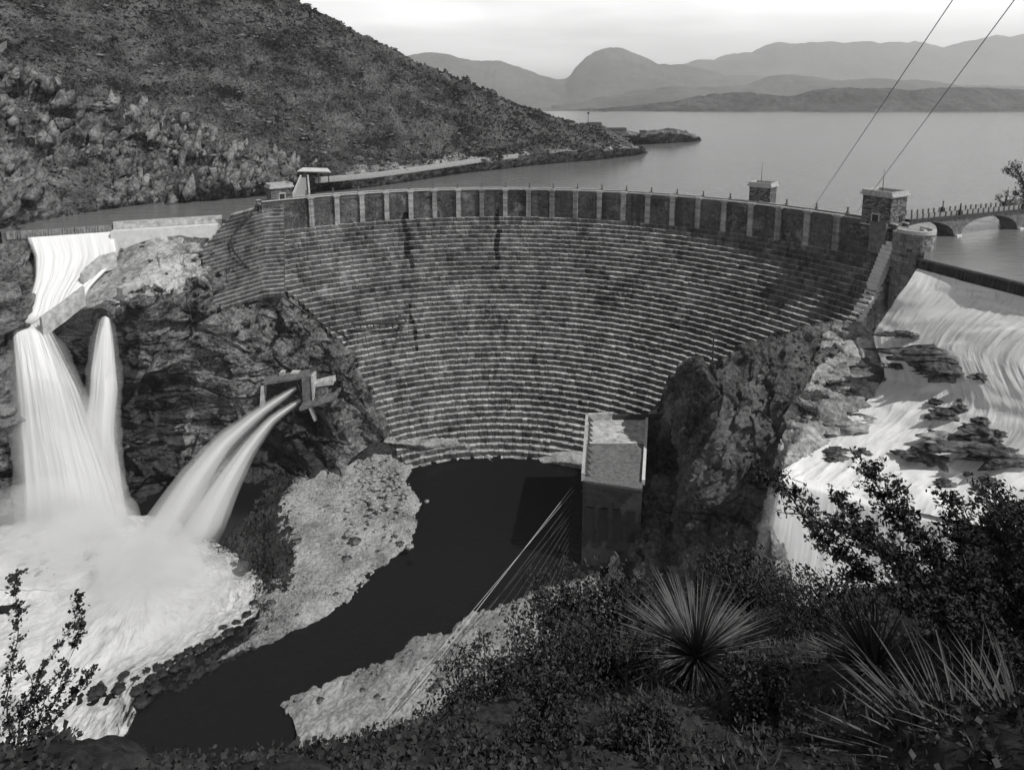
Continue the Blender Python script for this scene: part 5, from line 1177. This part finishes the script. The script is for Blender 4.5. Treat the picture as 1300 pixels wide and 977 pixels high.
# twiggy shrub, lower left corner
branch_bush('bush', 'sparse spiny shrub with dark knotted twigs, lower left corner', 'bush', [
 [T(20, 985, 6), T(28, 900, 6), T(60, 850, 6), T(90, 800, 6), T(100, 757, 6)], [T(20, 985, 6), T(5, 900, 5.8), T(4, 830, 5.8), T(10, 780, 5.8), T(13, 728, 5.8)],
 [T(20, 985, 6), T(35, 905, 6.3), T(70, 868, 6.3), T(102, 790, 6.3)], [T(20, 985, 6), T(50, 880, 6.2), T(40, 850, 6.2), T(20, 840, 6.2)],
 [T(20, 985, 6), T(75, 910, 6), T(100, 875, 6), T(112, 855, 6)], [T(20, 985, 6), T(62, 905, 6), T(75, 885, 6), T(87, 858, 6)], [T(20, 985, 6), T(52, 915, 6.1), T(58, 880, 6.1)]], .010, .016, 7, .034, M['leaf_d'], 61, sub=2.6, sl=.08, aspect=.8)
# trees at the bridge end
def tree(label, c, lines, seed, ls=.55, dens=20, spread=.5):
    t = branch_bush('tree', label, 'tree', lines, .35, spread, dens, ls, M['leaf_d'], seed, sub=3, sl=2.2); t.children[0].name = 'trunk'; t.children[1].name = 'crown'; return t
tree('dark spreading tree at the right frame edge beyond the bridge', None, [[A(1312, 268, 193), A(1305, 245, 193), A(1290, 225, 193), A(1278, 214, 193)], [A(1312, 268, 193), A(1300, 250, 192), A(1285, 240, 192)], [A(1312, 268, 193), A(1310, 230, 193), A(1312, 205, 193)], [A(1312, 268, 193), A(1300, 225, 194), A(1290, 210, 194)]], 71)
tree('low round tree behind the bridge railing, near the right edge', None, [[A(1276, 268, 205), A(1272, 256, 205), A(1265, 249, 205)], [A(1276, 268, 205), A(1278, 250, 205), A(1280, 242, 205)], [A(1276, 268, 205), A(1286, 254, 205), A(1292, 246, 205)]], 72, .45, 16, .4)
m_ = [Z(1262, 272, -4)-[0, 3, 0], Z(1300, 268, -4), Z(1420, 262, -4)]
RBk = [[Z(1268, 276, -5), Z(1320, 282, -5), Z(1460, 300, -5)], [A(1270, 268, 198), A(1330, 262, 192), A(1460, 255, 185)], [A(1275, 262, 215), A(1340, 240, 215), A(1470, 215, 215)], [Z(1280, 262, -5), Z(1340, 255, -5), Z(1470, 250, -5)]]
sheet('bank', RBk, 120, 60, M['cliff'], rockdisp(1.5, 5, 92))
# ================================================================== AIR
hb = MB(); x0, x1_, y0_, y1_, z0_, z1_ = -17500, 17500, -300, 16800, -80, 1900
hb.prism([(x0, y0_, z0_), (x1_, y0_, z0_), (x1_, y1_, z0_), (x0, y1_, z0_)], [(x0, y0_, z1_), (x1_, y0_, z1_), (x1_, y1_, z1_), (x0, y1_, z1_)])
HZ = vol_mat('air', .85e-4, .98, .3); o = mesh_obj('haze', np.array(hb.v), hb.f, HZ); props(o, kind='stuff')
# ================================================================== CAMERA, LIGHT, SKY
cam = bpy.data.cameras.new('camera'); co = bpy.data.objects.new('camera', cam); COL.objects.link(co); SC.camera = co
co.location = (0, 0, H); co.rotation_euler = (math.radians(90)-TH, 0, 0)
cam.sensor_width = 36; cam.lens = 36*F/1300; cam.shift_y = -(976.5/2-CYP)/1300; cam.clip_end = 60000; cam.clip_start = .05
EL = math.radians(53); sx, sy = .92, -.39; l_ = math.hypot(sx, sy); sx /= l_; sy /= l_
sd = Vector((sx*math.cos(EL), sy*math.cos(EL), math.sin(EL)))
sun = bpy.data.lights.new('sun', 'SUN'); sun.energy = 3.7; sun.angle = math.radians(.5); sun.color = (1, .99, .98)
so = bpy.data.objects.new('sun', sun); COL.objects.link(so); so.rotation_euler = (-sd).to_track_quat('-Z', 'Y').to_euler()
w = bpy.data.worlds.new('World'); SC.world = w; w.use_nodes = True; nt = w.node_tree; bg = nt.nodes['Background']
sky = N(nt, 'ShaderNodeTexSky', sky_type='NISHITA'); sky.sun_disc = False; sky.sun_elevation = EL; sky.sun_rotation = math.atan2(sx, sy)
sky.dust_density = 3.0; sky.air_density = 1.0
bw = N(nt, 'ShaderNodeSeparateColor'); nt.links.new(sky.outputs[0], bw.inputs[0])   # blue-sensitive plate: the blue channel is the tone
tc = N(nt, 'ShaderNodeTexCoord').outputs['Generated']
cn = noise(nt, 3.0, 5, .6, vec=tc, stretch=(1, 1, 7.0)); cf = ramp(nt, cn, [(.35, .82), (.65, 1.12)])
sz = N(nt, 'ShaderNodeSeparateXYZ'); nt.links.new(tc, sz.inputs[0])
cf = mth(nt, 'MULTIPLY', cf, mth(nt, 'MULTIPLY', ramp(nt, sz.outputs[2], [(.0, 1.0), (.15, .95), (.24, .2), (.6, .05)]), 3.85))   # low sky boosted as pale cloud, unseen overhead sky darkened to cut fill light
fin = mth(nt, 'MULTIPLY', bw.outputs[2], cf); nt.links.new(fin, bg.inputs[0]); bg.inputs[1].default_value = SKYSTR if 'SKYSTR' in globals() else .13
SC.view_settings.view_transform = 'Standard'; SC.view_settings.look = 'None'; SC.view_settings.exposure = 0; SC.view_settings.gamma = 1; SC.view_settings.use_curve_mapping = False
SC.render.engine = 'CYCLES'; SC.cycles.max_bounces = 5; SC.cycles.diffuse_bounces = 2; SC.cycles.glossy_bounces = 2; SC.cycles.transparent_max_bounces = 12; SC.cycles.volume_bounces = 5
SC.cycles.use_denoising = True
